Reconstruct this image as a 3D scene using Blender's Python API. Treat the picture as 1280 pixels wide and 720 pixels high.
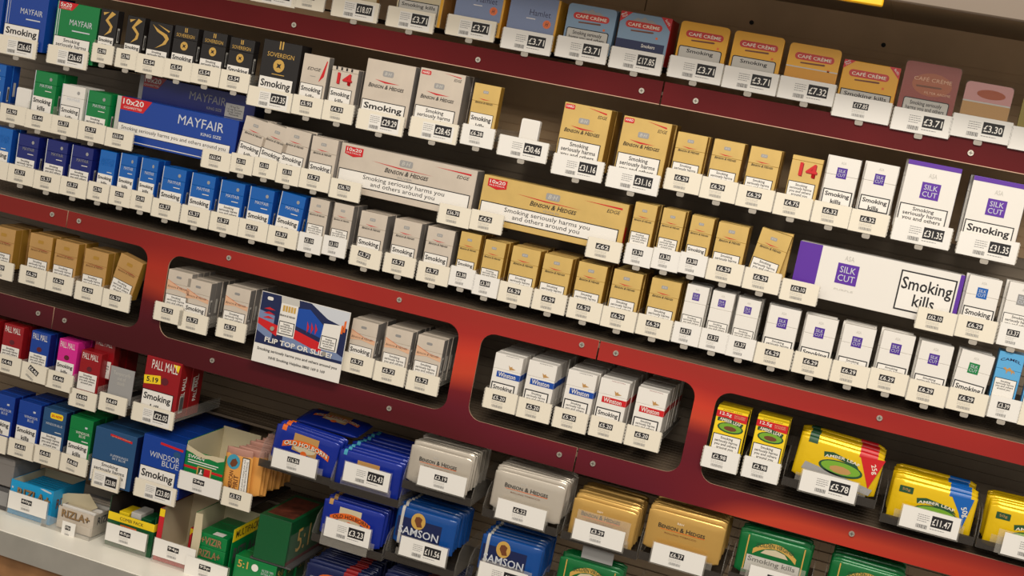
import bpy, bmesh, math, random
from mathutils import Matrix, Vector

# ------------------------------------------------------------------ clear
for _o in list(bpy.data.objects):
    bpy.data.objects.remove(_o, do_unlink=True)
S = bpy.context.scene
COL = S.collection
rnd = random.Random(7)

# ------------------------------------------------------------------ camera
cam_d = bpy.data.cameras.new('camera')
cam_d.sensor_width = 36.0
cam_d.lens = 1638.0 / 1280.0 * 36.0
cam_d.clip_start = 0.05
cam = bpy.data.objects.new('camera', cam_d)
COL.objects.link(cam)
ya, pa, ra = 0.274, 0.1445, 0.1928          # yaw, pitch, roll of the tilted hand-held camera
cy, sy, cp, sp, cr, sr = math.cos(ya), math.sin(ya), math.cos(pa), math.sin(pa), math.cos(ra), math.sin(ra)
R0 = Matrix(((1, 0, 0), (0, 0, -1), (0, 1, 0)))
Ry = Matrix(((cy, 0, sy), (0, 1, 0), (-sy, 0, cy)))
Rx = Matrix(((1, 0, 0), (0, cp, -sp), (0, sp, cp)))
Rz = Matrix(((cr, -sr, 0), (sr, cr, 0), (0, 0, 1)))
RR = Rz @ Rx @ Ry @ R0
cam.matrix_world = Matrix((
    (RR[0][0], -RR[1][0], -RR[2][0], 0.670),
    (RR[0][1], -RR[1][1], -RR[2][1], -2.383),
    (RR[0][2], -RR[1][2], -RR[2][2], 1.550),
    (0, 0, 0, 1)))
S.camera = cam

# ------------------------------------------------------------------ light
w = bpy.data.worlds.new('world')
S.world = w
w.use_nodes = True
w.node_tree.nodes['Background'].inputs[0].default_value = (1.0, 0.93, 0.84, 1)
w.node_tree.nodes['Background'].inputs[1].default_value = 0.56

def area(name, loc, target, sx, sy_, power, col):
    d = bpy.data.lights.new(name, 'AREA')
    d.shape = 'RECTANGLE'; d.size = sx; d.size_y = sy_; d.energy = power; d.color = col
    o = bpy.data.objects.new(name, d); COL.objects.link(o)
    o.location = loc
    o.rotation_euler = (Vector(target) - Vector(loc)).to_track_quat('-Z', 'Y').to_euler()
    return o
area('ceiling_and_fill_lamp', (1.0, -3.6, 2.75), (0.6, 0.0, 1.1), 1.5, 0.6, 34, (1.0, 0.94, 0.84))  # fill lamp, added to brighten the shelves evenly; no known fitting
area('ceiling_and_fill_lamp', (0.8, -1.75, 2.95), (0.5, 0.0, 1.1), 1.4, 0.4, 42, (1.0, 0.93, 0.83))
area('ceiling_and_fill_lamp', (-1.3, -3.0, 2.9), (-0.5, 0.0, 1.0), 1.2, 0.4, 9, (1.0, 0.90, 0.78))

S.view_settings.view_transform = 'Standard'
S.view_settings.look = 'None'
S.view_settings.gamma = 1.0
S.view_settings.use_curve_mapping = False
S.view_settings.exposure = 0.0
# ------------------------------------------------------------------ materials
def lin(h):
    c = [int(h[i:i + 2], 16) / 255 for i in (0, 2, 4)]
    return tuple(v / 12.92 if v <= .04045 else ((v + .055) / 1.055) ** 2.4 for v in c) + (1,)

MATS = {}
def mat(name, h, rough=.45, metal=0., alpha=1., spec=.5, bump=0., bscale=60., vary=0., coat=0.):
    if name in MATS:
        return MATS[name]
    m = bpy.data.materials.new(name)
    m.use_nodes = True
    nt = m.node_tree; b = nt.nodes['Principled BSDF']
    b.inputs['Base Color'].default_value = lin(h)
    b.inputs['Roughness'].default_value = rough
    b.inputs['Metallic'].default_value = metal
    b.inputs['Specular IOR Level'].default_value = spec
    b.inputs['Coat Weight'].default_value = coat
    if alpha < 1:
        b.inputs['Alpha'].default_value = alpha
    if bump or vary:
        tc = nt.nodes.new('ShaderNodeTexCoord'); n = nt.nodes.new('ShaderNodeTexNoise')
        n.inputs['Scale'].default_value = bscale; n.inputs['Detail'].default_value = 3
        nt.links.new(tc.outputs['Object'], n.inputs['Vector'])
        if bump:
            bp = nt.nodes.new('ShaderNodeBump'); bp.inputs['Strength'].default_value = bump
            bp.inputs['Distance'].default_value = .002
            nt.links.new(n.outputs['Fac'], bp.inputs['Height']); nt.links.new(bp.outputs['Normal'], b.inputs['Normal'])
        if vary:
            r = nt.nodes.new('ShaderNodeValToRGB'); c = lin(h)
            r.color_ramp.elements[0].position = .3; r.color_ramp.elements[1].position = .7
            r.color_ramp.elements[0].color = tuple(x * (1 - vary) for x in c[:3]) + (1,)
            r.color_ramp.elements[1].color = tuple(min(1, x * (1 + vary)) for x in c[:3]) + (1,)
            nt.links.new(n.outputs['Fac'], r.inputs['Fac']); nt.links.new(r.outputs['Color'], b.inputs['Base Color'])
    MATS[name] = m
    return m

PAL = dict(
    black=('1c1817', .5), ink=('151316', .6), white=('e6e1d9', .35), paper=('ebe6de', .6), cream=('e8dfcc', .5),
    tagwhite=('e9e5de', .45), grey=('8c8a88', .6), lgrey=('c2beb6', .5), dgrey=('4c4a4a', .6), cardgrey=('9a9896', .6),
    red=('c8161c', .4), dred=('8e1418', .35), pallred=('930f18', .3), orange=('e0661c', .4), yellow=('f2cf1c', .4),
    mblue=('1247a0', .3), dblue=('141f6b', .3), sky=('0a5cae', .3), holo=('0c62b4', .2), cyan=('1499d0', .4),
    green=('067a3c', .3), dgreen=('0b4f2a', .4), lgreen=('74a62c', .4), purple=('5b2a9c', .35), violet=('4a2490', .35),
    pink=('d3268c', .3), brown=('6e3b1c', .5), gold_ink=('c9a04e', .35), peach=('dcae8c', .4), silver_ink=('c9ccd2', .35),
    wina=('28507a', .3), winb=('123e96', .3), cafeb=('7d97b0', .35), cafey=('e0a216', .35), cafer=('8c2c1a', .35), rust=('a4501f', .4), oldgold=('94744a', .5),
    cafered=('c0281f', .4), olive=('8c7a1c', .4), pinkf=('c48a86', .25), spirit=('e3a04e', .4), teal=('3f98b4', .4),
    hamletb=('7484a8', .3), tanc=('b98c50', .5), kraft=('c9bc9c', .7), darkin=('2a2320', .7), rubber=('1a1816', .8),
    rizred=('c21d28', .4), pblue=('16259c', .25), samson=('12488f', .2), amberb=('cf8f1a', .35), camelb=('5aa7d8', .3), navy=('14204c', .35),
    banner=('1c4a2a', .45), tobacco=('a5502e', .6), pinkbrown=('b58474', .35), burg=('5d1420', .4))
def M(n):
    if n in MATS: return MATS[n]
    h, r = PAL[n]
    return mat(n, h, r)
mat('gold', 'd3b168', .38, .15, vary=.06, bscale=25)
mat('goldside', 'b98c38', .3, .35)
mat('goldplain', 'bf9458', .3, .2, vary=.05, bscale=25)
mat('silver', 'cfc2b2', .38, .12, vary=.05, bscale=25)
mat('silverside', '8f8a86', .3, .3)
mat('silverfoil', 'cdc3b4', .22, .35, bump=.15, bscale=40)
mat('goldfoil', 'd8ac5e', .22, .45, bump=.15, bscale=40)
mat('yellowfoil', 'ecc312', .2, .25, bump=.2, bscale=40)
mat('bluefoil', '152c92', .18, .1, bump=.2, bscale=40)
mat('greenfoil', '0e6a34', .2, .1, bump=.2, bscale=40)
mat('navyfoil', '1b2450', .2, .1, bump=.2, bscale=40)
mat('screw_steel', 'c9c2b4', .35, .8)
mat('screw_slot', '5a544c', .5, .5)
mat('cream_edge_glint', 'cfa98e', .4)  # pale cream paints in the glint along panel and rail edges
mat('clear_plastic', 'd8d2c6', .12, 0, .15, spec=.6)
mat('tub_plastic', 'b8b2a8', .12, 0, .16, spec=.7)
mat('thin_film', '2a3a2e', .1, 0, .06, spec=.5)
mat('clear_edge', 'd9d2c4', .15, 0, .5, spec=.7)
mat('wrap', 'f0e8e0', .08, 0, .04, spec=.8, bump=.6, bscale=30)
mat('smoked_plastic', '3d3833', .25, 0, .7)
mat('clip_plastic', 'b4aca0', .3, 0, .85)
mat('black_plastic', '15110f', .5)

# ------------------------------------------------------------------ mesh helpers
CACHE = {}
def finish(bm, mats, smooth=False):
    me = bpy.data.meshes.new('m')
    bmesh.ops.recalc_face_normals(bm, faces=bm.faces)
    bm.to_mesh(me); bm.free()
    for m in mats: me.materials.append(m)
    if smooth:
        for p in me.polygons: p.use_smooth = True
    return me
def put(name, me, parent=None, loc=(0, 0, 0), rot=None, scale=None):
    o = bpy.data.objects.new(name, me); COL.objects.link(o)
    o.location = loc
    if rot: o.rotation_euler = rot
    if scale: o.scale = scale
    if parent is not None: o.parent = parent
    return o
def add_box(bm, x0, x1, y0, y1, z0, z1, mi=0):
    v = [bm.verts.new((x, y, z)) for x in (x0, x1) for y in (y0, y1) for z in (z0, z1)]
    fs = [(0, 1, 3, 2), (4, 6, 7, 5), (0, 4, 5, 1), (2, 3, 7, 6), (0, 2, 6, 4), (1, 5, 7, 3)]
    out = []
    for f in fs:
        q = bm.faces.new([v[i] for i in f]); q.material_index = mi; out.append(q)
    return out
def boxm(x0, x1, y0, y1, z0, z1, m, bev=0.):
    key = ('box', round(x0, 4), round(x1, 4), round(y0, 4), round(y1, 4), round(z0, 4), round(z1, 4), m.name, bev)
    if key not in CACHE:
        bm = bmesh.new(); add_box(bm, x0, x1, y0, y1, z0, z1)
        if bev: bmesh.ops.bevel(bm, geom=bm.edges[:], offset=bev, segments=1, affect='EDGES')
        CACHE[key] = finish(bm, [m])
    return CACHE[key]
def polym(pts, m, thick=0.):
    """flat print (thick=0) or a slab with an outline in the XZ plane, front towards -Y"""
    key = ('poly', tuple((round(a, 5), round(b, 5)) for a, b in pts), m.name, thick)
    if key not in CACHE:
        bm = bmesh.new()
        f = bm.faces.new([bm.verts.new((x, 0, z)) for x, z in pts])
        if thick:
            g = bmesh.ops.extrude_face_region(bm, geom=[f])
            for v in [e for e in g['geom'] if isinstance(e, bmesh.types.BMVert)]: v.co.y += thick
            bmesh.ops.recalc_face_normals(bm, faces=bm.faces)
            me = bpy.data.meshes.new('m'); bm.to_mesh(me); bm.free(); me.materials.append(m)
        else:
            f.normal_update()
            if f.normal.y > 0: f.normal_flip()
            me = bpy.data.meshes.new('m'); bm.to_mesh(me); bm.free(); me.materials.append(m)
        CACHE[key] = me
    return CACHE[key]
def rrect(x0, z0, x1, z1, r, n=4):
    p = []
    for cx, cz, a in ((x1 - r, z1 - r, 0), (x0 + r, z1 - r, 90), (x0 + r, z0 + r, 180), (x1 - r, z0 + r, 270)):
        for k in range(n + 1):
            t = math.radians(a + 90 * k / n); p.append((cx + r * math.cos(t), cz + r * math.sin(t)))
    return p
def ell(cx, cz, rx, rz, n=16):
    return [(cx + rx * math.cos(2 * math.pi * k / n), cz + rz * math.sin(2 * math.pi * k / n)) for k in range(n)]

TXT = {}
def text_mesh(s, m, style=''):
    """lettering as a flat mesh normalised to a 1 x 1 box centred on the origin; returns mesh, aspect"""
    key = (s, m.name, style)
    if key in TXT: return TXT[key]
    cu = bpy.data.curves.new('t', 'FONT'); cu.body = s; cu.size = 1; cu.resolution_u = 2
    cu.align_x = 'LEFT' if 'l' in style else 'CENTER'; cu.space_line = 1.2 if 'k' in style else .92
    if 'b' in style: cu.offset = .013
    if 'B' in style: cu.offset = .024
    if 'i' in style: cu.shear = .25
    if 'c' in style:
        cu.small_caps_scale = .78
        for k, ch in enumerate(s):
            cu.body_format[k].use_small_caps = True
    ob = bpy.data.objects.new('t', cu); COL.objects.link(ob)
    bpy.context.view_layer.update()
    me = bpy.data.meshes.new_from_object(ob.evaluated_get(bpy.context.evaluated_depsgraph_get()))
    bpy.data.objects.remove(ob); bpy.data.curves.remove(cu)
    if 'a' in style:                                  # arched lettering
        xs = [v.co.x for v in me.vertices]; hw = (max(xs) - min(xs)) / 2; mx = (max(xs) + min(xs)) / 2
        for v in me.vertices: v.co.y -= ((v.co.x - mx) / hw) ** 2 * .55
    xs = [v.co.x for v in me.vertices]; ys = [v.co.y for v in me.vertices]
    w_, h_ = max(xs) - min(xs), max(ys) - min(ys); cx, cz = (max(xs) + min(xs)) / 2, (max(ys) + min(ys)) / 2
    for v in me.vertices:
        v.co = ((v.co.x - cx) / w_, 0, (v.co.y - cz) / h_)
    me.materials.clear(); me.materials.append(m)
    for p in me.polygons: p.material_index = 0
    TXT[key] = (me, h_ / w_)
    return TXT[key]
def lettering(parent, s, x, z, w_, h_, m, style='', y=-.0009, name='lettering', side=False, rot=0.):
    me, asp = text_mesh(s, M(m), style)
    if h_ is None: h_ = w_ * asp
    if w_ is None: w_ = h_ / asp
    if side:
        return put(name, me, parent, (y, x, z), (0, rot, math.pi / 2), (w_, 1, h_))
    return put(name, me, parent, (x, y, z), (0, rot, 0), (w_, 1, h_))

def root(name, label, cat, loc=(0, 0, 0), rot=None, group=None):
    o = bpy.data.objects.new(name, None); COL.objects.link(o)
    o.empty_display_size = .02; o.location = loc
    if rot: o.rotation_euler = rot
    o['label'] = label; o['category'] = cat
    if group: o['group'] = group
    return o
def tag(o, label, cat, group=None):
    o['label'] = label; o['category'] = cat
    if group: o['group'] = group
    return o
def copy_tree(o, parent=None):
    c = o.copy(); COL.objects.link(c)
    if parent is not None: c.parent = parent
    for ch in list(o.children):
        copy_tree(ch, c)
    return c
ORD = ['first', 'second', 'third', 'fourth', 'fifth', 'sixth', 'seventh', 'eighth', 'ninth', 'tenth', 'eleventh', 'twelfth',
       'thirteenth', 'fourteenth', 'fifteenth', 'sixteenth', 'seventeenth', 'eighteenth', 'nineteenth', 'twentieth']
ROWN = {0: 'top row', 1: 'second row down', 2: 'third row down', 3: 'fourth row down', 4: 'red panel openings',
        5: 'first row under panel', 6: 'second row under panel', 7: 'bottom left shelf', 8: 'upper tub row', 9: 'lower tub row', 10: 'lowest tub row'}

# ------------------------------------------------------------------ pack kinds (millimetres; x from the left edge, z down from the top)
def BH(W, k=1., ink='ink', e=14, f=26, t=33, ec='cardgrey'):
    c = W * .47
    return [('p', 'emblem', rrect(c - 6 * k, e - 3 * k, c + 6 * k, e + 3 * k, 1.5 * k), ec, 1), ('t', 'B·H', c, e, 8 * k, 3.4 * k, 'lgrey', 'bi'),
            ('p', 'red_flash', [(c - 14 * k, f - 1.2 * k), (c - 2 * k, f - .3 * k), (c + 14 * k, f + .6 * k), (c - 2 * k, f + 1.5 * k)], 'red', 1),
            ('t', 'Benson & Hedges', c, t, 40 * k if W > 45 else W * .8, 4.3 * k, ink, 'bic')]
def MAY(W, kt='silver_ink', sm=True):
    k = W / 56
    return [('r', 'silver_edge', 0, 0, 1.6, 88, 'silver_ink', 1), ('p', 'crest', ell(W - 15 * k, 14, 3.6 * k, 3.8, 10), 'cardgrey', 1),
            ('t', 'MAYFAIR', W * .56, 30, 32 * k, 6.5, kt, ''), ('r', 'small_line', W - 26 * k, 39.5, W - 10 * k, 41, 'white', 1), ('side', 'mayfair')]
def SILK(W, sq, H=88):
    k = W / 56; c = W * .48
    return [('t', 'ASA', c, 10.5 * k, 9 * k, 5 * k, 'lgrey', ''), ('r', 'logo_square', c - 9 * k, 19 * k, c + 9 * k, 38 * k, sq, 1),
            ('t', 'SILK\nCUT', c, 28.5 * k, 14 * k, 13 * k, 'silver_ink', '')]
def CAFE(base='red'):
    return [('p', 'mountain_print', [(22, 15), (34, 8), (39, 11), (46, 5), (54, 11), (60, 9), (72, 15)], 'cafey' if base != 'b' else 'cardgrey', 1),
            ('p', 'name_banner', rrect(12, 15, 82, 27.5, 6.2), 'cafered', 1), ('t', 'CAFÉ CRÈME', 47, 21, 60, 7.2, 'cream', 'bc'),
            ('p', 'cigar_print', [(24, 31.5), (66, 29.8), (68, 31.4), (66, 33), (24, 34)], 'brown', 1), ('r', 'small_square', 73, 38, 77, 42, 'orange', 1)]
def PALL(W):
    return [('t', 'PALL MALL', W * .48, 11, W * .78, 13, 'white', ''), ('p', 'emblem', ell(W * .5, 38, 6.5, 5.5, 12), 'burg', 1)]
WN = (1.5, 55, 51, 85)
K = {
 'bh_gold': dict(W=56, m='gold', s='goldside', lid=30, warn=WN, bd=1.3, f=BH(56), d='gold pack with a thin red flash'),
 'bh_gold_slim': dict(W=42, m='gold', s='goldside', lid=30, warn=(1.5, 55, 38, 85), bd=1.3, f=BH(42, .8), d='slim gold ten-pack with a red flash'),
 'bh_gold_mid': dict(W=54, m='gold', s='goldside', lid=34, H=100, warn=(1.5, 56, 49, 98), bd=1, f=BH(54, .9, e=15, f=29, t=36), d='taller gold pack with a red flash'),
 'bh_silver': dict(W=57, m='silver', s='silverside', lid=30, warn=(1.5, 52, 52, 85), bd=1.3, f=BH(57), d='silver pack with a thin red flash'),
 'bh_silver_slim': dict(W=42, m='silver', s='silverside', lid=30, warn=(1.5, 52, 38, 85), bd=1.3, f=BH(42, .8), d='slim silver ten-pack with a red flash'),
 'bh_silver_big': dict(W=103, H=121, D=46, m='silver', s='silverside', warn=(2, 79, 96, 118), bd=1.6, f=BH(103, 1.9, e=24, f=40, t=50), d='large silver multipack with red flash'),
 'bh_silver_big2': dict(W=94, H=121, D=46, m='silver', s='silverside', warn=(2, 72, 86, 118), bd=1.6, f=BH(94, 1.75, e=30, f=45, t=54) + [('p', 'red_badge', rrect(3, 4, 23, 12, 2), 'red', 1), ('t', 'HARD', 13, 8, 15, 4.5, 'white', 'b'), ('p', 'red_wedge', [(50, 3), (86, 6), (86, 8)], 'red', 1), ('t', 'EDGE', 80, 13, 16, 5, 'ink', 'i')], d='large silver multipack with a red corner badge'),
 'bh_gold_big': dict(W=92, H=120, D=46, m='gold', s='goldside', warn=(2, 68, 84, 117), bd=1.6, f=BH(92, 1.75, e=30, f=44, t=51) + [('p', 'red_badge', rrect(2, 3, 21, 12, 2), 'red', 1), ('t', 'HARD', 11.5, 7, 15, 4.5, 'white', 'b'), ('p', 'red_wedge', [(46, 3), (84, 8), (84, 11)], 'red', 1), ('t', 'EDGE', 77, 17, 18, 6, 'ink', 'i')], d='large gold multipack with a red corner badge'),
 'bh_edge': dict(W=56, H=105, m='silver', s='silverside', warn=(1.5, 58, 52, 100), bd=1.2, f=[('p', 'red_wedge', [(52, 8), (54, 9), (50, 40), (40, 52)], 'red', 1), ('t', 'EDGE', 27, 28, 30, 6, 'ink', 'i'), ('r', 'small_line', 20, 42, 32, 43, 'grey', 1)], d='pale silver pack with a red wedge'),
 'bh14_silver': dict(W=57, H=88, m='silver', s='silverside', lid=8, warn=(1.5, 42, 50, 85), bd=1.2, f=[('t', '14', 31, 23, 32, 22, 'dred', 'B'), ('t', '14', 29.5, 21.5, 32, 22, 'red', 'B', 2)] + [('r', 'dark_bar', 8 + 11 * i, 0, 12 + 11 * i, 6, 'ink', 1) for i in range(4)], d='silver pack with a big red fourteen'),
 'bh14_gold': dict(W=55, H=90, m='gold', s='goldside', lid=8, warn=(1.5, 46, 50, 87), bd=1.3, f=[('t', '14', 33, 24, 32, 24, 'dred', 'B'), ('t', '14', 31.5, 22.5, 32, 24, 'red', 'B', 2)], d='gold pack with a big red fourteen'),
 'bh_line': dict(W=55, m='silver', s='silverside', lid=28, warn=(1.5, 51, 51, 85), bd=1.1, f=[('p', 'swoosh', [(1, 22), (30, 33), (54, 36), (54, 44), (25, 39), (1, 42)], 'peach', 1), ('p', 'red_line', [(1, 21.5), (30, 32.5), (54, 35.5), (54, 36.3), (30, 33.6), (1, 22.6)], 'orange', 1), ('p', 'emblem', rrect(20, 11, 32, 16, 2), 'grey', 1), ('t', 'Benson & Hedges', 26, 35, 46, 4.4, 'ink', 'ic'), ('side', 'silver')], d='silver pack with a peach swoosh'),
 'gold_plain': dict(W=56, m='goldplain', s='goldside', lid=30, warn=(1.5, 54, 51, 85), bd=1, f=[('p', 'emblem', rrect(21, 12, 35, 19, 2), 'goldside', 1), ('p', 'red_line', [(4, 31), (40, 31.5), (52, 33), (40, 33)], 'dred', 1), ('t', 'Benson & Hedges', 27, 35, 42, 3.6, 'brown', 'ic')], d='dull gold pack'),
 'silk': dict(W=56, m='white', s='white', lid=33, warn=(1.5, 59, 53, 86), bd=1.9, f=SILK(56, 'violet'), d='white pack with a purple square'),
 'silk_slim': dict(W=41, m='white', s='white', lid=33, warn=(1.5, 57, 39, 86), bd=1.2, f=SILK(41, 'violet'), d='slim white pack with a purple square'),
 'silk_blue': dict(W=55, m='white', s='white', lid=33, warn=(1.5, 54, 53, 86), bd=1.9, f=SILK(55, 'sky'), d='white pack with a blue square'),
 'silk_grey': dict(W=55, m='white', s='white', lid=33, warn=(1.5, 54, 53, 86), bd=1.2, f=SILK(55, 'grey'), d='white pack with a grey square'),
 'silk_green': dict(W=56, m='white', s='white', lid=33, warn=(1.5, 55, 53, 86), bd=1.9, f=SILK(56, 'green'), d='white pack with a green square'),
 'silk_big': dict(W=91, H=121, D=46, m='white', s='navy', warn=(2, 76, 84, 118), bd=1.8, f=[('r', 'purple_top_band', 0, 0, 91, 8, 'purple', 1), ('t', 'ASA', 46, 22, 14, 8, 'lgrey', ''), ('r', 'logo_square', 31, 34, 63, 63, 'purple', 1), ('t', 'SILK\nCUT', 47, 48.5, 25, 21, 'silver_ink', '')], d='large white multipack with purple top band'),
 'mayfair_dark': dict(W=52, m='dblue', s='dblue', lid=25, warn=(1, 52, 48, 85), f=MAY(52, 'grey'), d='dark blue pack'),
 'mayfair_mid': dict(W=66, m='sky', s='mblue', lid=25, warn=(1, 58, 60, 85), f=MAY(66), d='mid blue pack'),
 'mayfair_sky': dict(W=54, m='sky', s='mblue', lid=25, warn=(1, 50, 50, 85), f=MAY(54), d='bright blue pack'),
 'mayfair_sky_slim': dict(W=39, m='sky', s='mblue', lid=25, warn=(1, 50, 37, 85), f=MAY(39), d='slim bright blue ten-pack'),
 'mayfair_holo': dict(W=58, m='holo', s='mblue', warn=(1, 50, 54, 85), f=[('t', 'MAYFAIR', 30, 24, 44, 16, 'sky', 'i'), ('r', 'small_line', 34, 44, 46, 45.5, 'white', 1)], d='glossy blue pack with slanted lettering'),
 'mayfair_holo_slim': dict(W=39, m='holo', s='mblue', warn=(1, 50, 37, 85), f=[('t', 'MAYFAIR', 20, 24, 32, 16, 'sky', 'i'), ('r', 'small_line', 22, 44, 34, 45.5, 'white', 1)], d='slim glossy blue pack with slanted lettering'),
 'mayfair_green': dict(W=55, m='green', s='green', lid=25, warn=(1, 54, 50, 86), f=MAY(55), d='green pack with a silver left edge'),
 'mayfair_white': dict(W=56, m='white', s='white', lid=25, warn=(1, 44, 50, 86), bd=1.4, f=MAY(56), d='white pack with grey lettering'),
 'mayfair_blue_big': dict(W=104, H=121, D=46, m='winb', s='mblue', warn=(2, 73, 92, 118), bd=1.2, f=[('r', 'silver_edge', 4, 0, 6, 121, 'silver_ink', 1), ('r', 'silver_edge', 10, 0, 11, 121, 'silver_ink', 1), ('t', 'MAYFAIR', 66, 41, 56, 12, 'silver_ink', ''), ('r', 'small_line', 54, 56, 90, 58.5, 'silver_ink', 1)], d='large blue multipack'),
 'mayfair_green_big': dict(W=104, H=121, D=46, m='green', s='dgreen', warn=(2, 72, 92, 118), bd=1.2, f=[('r', 'silver_edge', 3, 0, 5, 121, 'silver_ink', 1), ('r', 'silver_edge', 8, 0, 9.5, 121, 'silver_ink', 1), ('p', 'red_corner', [(4, 0), (52, 0), (38, 16), (4, 16)], 'red', 1), ('t', '5x20', 22, 6, 28, 8.5, 'white', 'b', 2), ('t', 'CIGARETTES', 22, 13, 26, 3, 'white', '', 2), ('t', 'MAYFAIR', 64, 40, 56, 12, 'silver_ink', ''), ('r', 'small_line', 44, 56, 88, 58.5, 'silver_ink', 1)], d='large green multipack with a red corner'),
 'swirl': dict(W=54, m='black', s='black', warn=(1.5, 58, 50, 85), f=[('p', 'gold_swirl', [(8, 6), (14, 10), (26, 16), (44, 22), (50, 30), (44, 42), (20, 54), (36, 42), (42, 32), (36, 26), (20, 19)], 'gold_ink', 1), ('p', 'gold_swirl', [(20, 4), (50, 14), (48, 17)], 'gold_ink', 1)], d='black pack with a gold swirl'),
 'swirl_slim': dict(W=41, m='black', s='black', warn=(1.5, 58, 38, 85), f=[('p', 'gold_swirl', [(26, 4), (36, 8), (20, 22), (32, 34), (30, 46), (14, 56), (24, 44), (26, 36), (13, 24)], 'gold_ink', 1), ('p', 'gold_swirl', [(6, 8), (20, 6), (8, 14)], 'gold_ink', 1), ('side', 'silver')], d='slim black pack with a gold swirl'),
 'sovereign': dict(W=55, m='black', s='black', lid=26, warn=(1.5, 57, 51, 85), f=[('r', 'gold_stripe', 24, 3, 26, 12, 'gold_ink', 1), ('r', 'gold_stripe', 28, 3, 30, 12, 'gold_ink', 1), ('t', 'SOVEREIGN', 27, 19, 42, 7, 'gold_ink', ''), ('p', 'gold_medallion', ell(27, 40, 8.5, 9), 'gold_ink', 1), ('p', 'medallion_cross', [(23, 36), (27, 38), (31, 36), (29, 40), (31, 44), (27, 42), (23, 44), (25, 40)], 'black', 2), ('side', 'silver')], d='black pack with a gold medallion'),
 'sovereign_big': dict(W=85, H=121, D=46, m='black', s='black', warn=(2, 73, 78, 118), bd=1, f=[('r', 'gold_stripe', 36, 0, 39, 16, 'gold_ink', 1), ('r', 'gold_stripe', 42, 0, 45, 16, 'gold_ink', 1), ('t', 'SOVEREIGN', 42, 28, 60, 9, 'gold_ink', ''), ('p', 'gold_medallion', ell(41, 49, 12.5, 13), 'gold_ink', 1), ('p', 'medallion_cross', [(36, 44), (41, 46), (46, 44), (44, 49), (46, 54), (41, 52), (36, 54), (38, 49)], 'black', 2), ('r', 'small_line', 28, 66, 56, 67.5, 'gold_ink', 1)], d='large black multipack with a gold medallion'),
 'winston_blue': dict(W=56, m='white', s='white', lid=30, warn=(2.5, 56, 50, 86), bd=2.2, f=[('p', 'eagle_print', [(30, 19), (34, 22), (37, 20), (38, 23), (45, 25), (37, 27), (33, 28)], 'tanc', 1), ('r', 'name_band', 9, 34, 56, 45.5, 'mblue', 1), ('t', 'Winston', 30, 39.5, 35, 9, 'white', 'b', 2), ('t', 'WINSTON', 34, 2, 26, 1.6, 'ink', ''), ('sr', 'side_band', 34, 45.5, 'mblue')], d='white pack with a blue band'),
 'winston_red': dict(W=56, m='white', s='white', lid=30, warn=(2.5, 56, 50, 86), bd=2.2, f=[('p', 'eagle_print', [(30, 19), (34, 22), (37, 20), (38, 23), (45, 25), (37, 27), (33, 28)], 'tanc', 1), ('r', 'name_band', 9, 34, 56, 45.5, 'red', 1), ('t', 'Winston', 30, 39.5, 35, 9, 'white', 'b', 2), ('t', 'WINSTON', 34, 2, 26, 1.6, 'dred', ''), ('sr', 'side_band', 34, 45.5, 'red')], d='white pack with a red band'),
 'amber_slim': dict(W=57, m='yellow', s='black', warn=(2, 47, 54, 85), bd=1.5, f=[('t', 'AMBER LEAF', 28, 1.6, 36, 1.8, 'brown', ''), ('p', 'red_band', [(0, 4), (57, 4), (57, 19), (0, 16)], 'red', 1), ('t', '12.5g', 17, 9.5, 22, 7.5, 'white', 'b', 2), ('t', 'INCLUDES\n25 PAPERS', 43, 10, 20, 6, 'peach', '', 2), ('p', 'green_banner', [(4, 17), (20, 15), (52, 21), (50, 28), (20, 22), (4, 23.5)], 'banner', 2), ('t', 'AMBER LEAF', 28, 20.8, 40, 6, 'cream', 'b', 3, .1), ('p', 'oval_rim', ell(30, 33, 24, 10), 'banner', 1), ('p', 'green_oval', ell(30, 32.5, 21, 8), 'lgreen', 2), ('p', 'tobacco_print', ell(30, 34, 12, 4.5, 9), 'brown', 3)], d='slim yellow tobacco pack with a red top'),
 'pall_red': dict(W=50, m='pallred', s='dred', warn=(1, 48, 46, 85), f=PALL(50), d='red pack'),
 'pall_blue': dict(W=47, m='winb', s='dblue', warn=(1, 48, 44, 85), f=PALL(47), d='blue pack with white lettering'),
 'pall_pink': dict(W=47, m='pink', s='pink', warn=(1, 48, 44, 85), f=PALL(47), d='bright pink pack'),
 'pall_big': dict(W=84, H=121, D=46, m='pallred', s='dred', warn=(1, 70, 76, 118), bd=1.6, f=[('t', 'PALL MALL', 46, 15, 62, 19, 'white', ''), ('p', 'emblem', ell(50, 46, 9, 8, 12), 'burg', 1), ('p', 'yellow_corner', [(64, 5), (81, 5), (78, 21)], 'yellow', 1), ('p', 'price_flash', [(0, 42), (39, 36), (42, 54), (2, 60)], 'yellow', 2), ('t', '5.19', 21, 48, 28, 11, 'ink', 'B', 3, -.05), ('st', 'PALL MALL', 'white'), ('side', 'big')], d='large red multipack with a yellow price flash'),
 'windsor_a': dict(W=56, m='winb', s='dblue', lid=28, warn=(1, 56, 52, 88), f=[('t', 'WINDSOR\nBLUE', 34, 36, 34, 13, 'silver_ink', ''), ('r', 'crest', 38, 17, 44, 21, 'silver_ink', 1)], H=92, d='royal blue pack'),
 'windsor_b': dict(W=57, m='wina', s='navy', lid=28, warn=(1, 56, 53, 88), H=92, f=[('p', 'yellow_flash', rrect(18, 7, 50, 20, 4), 'yellow', 1), ('t', '20\'s NOW', 34, 13.5, 26, 6, 'red', 'B', 2), ('t', 'WINDSOR BLUE', 30, 33, 42, 5, 'silver_ink', ''), ('r', 'small_line', 34, 48, 50, 49.5, 'white', 1)], d='slate blue pack with a yellow flash'),
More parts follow.
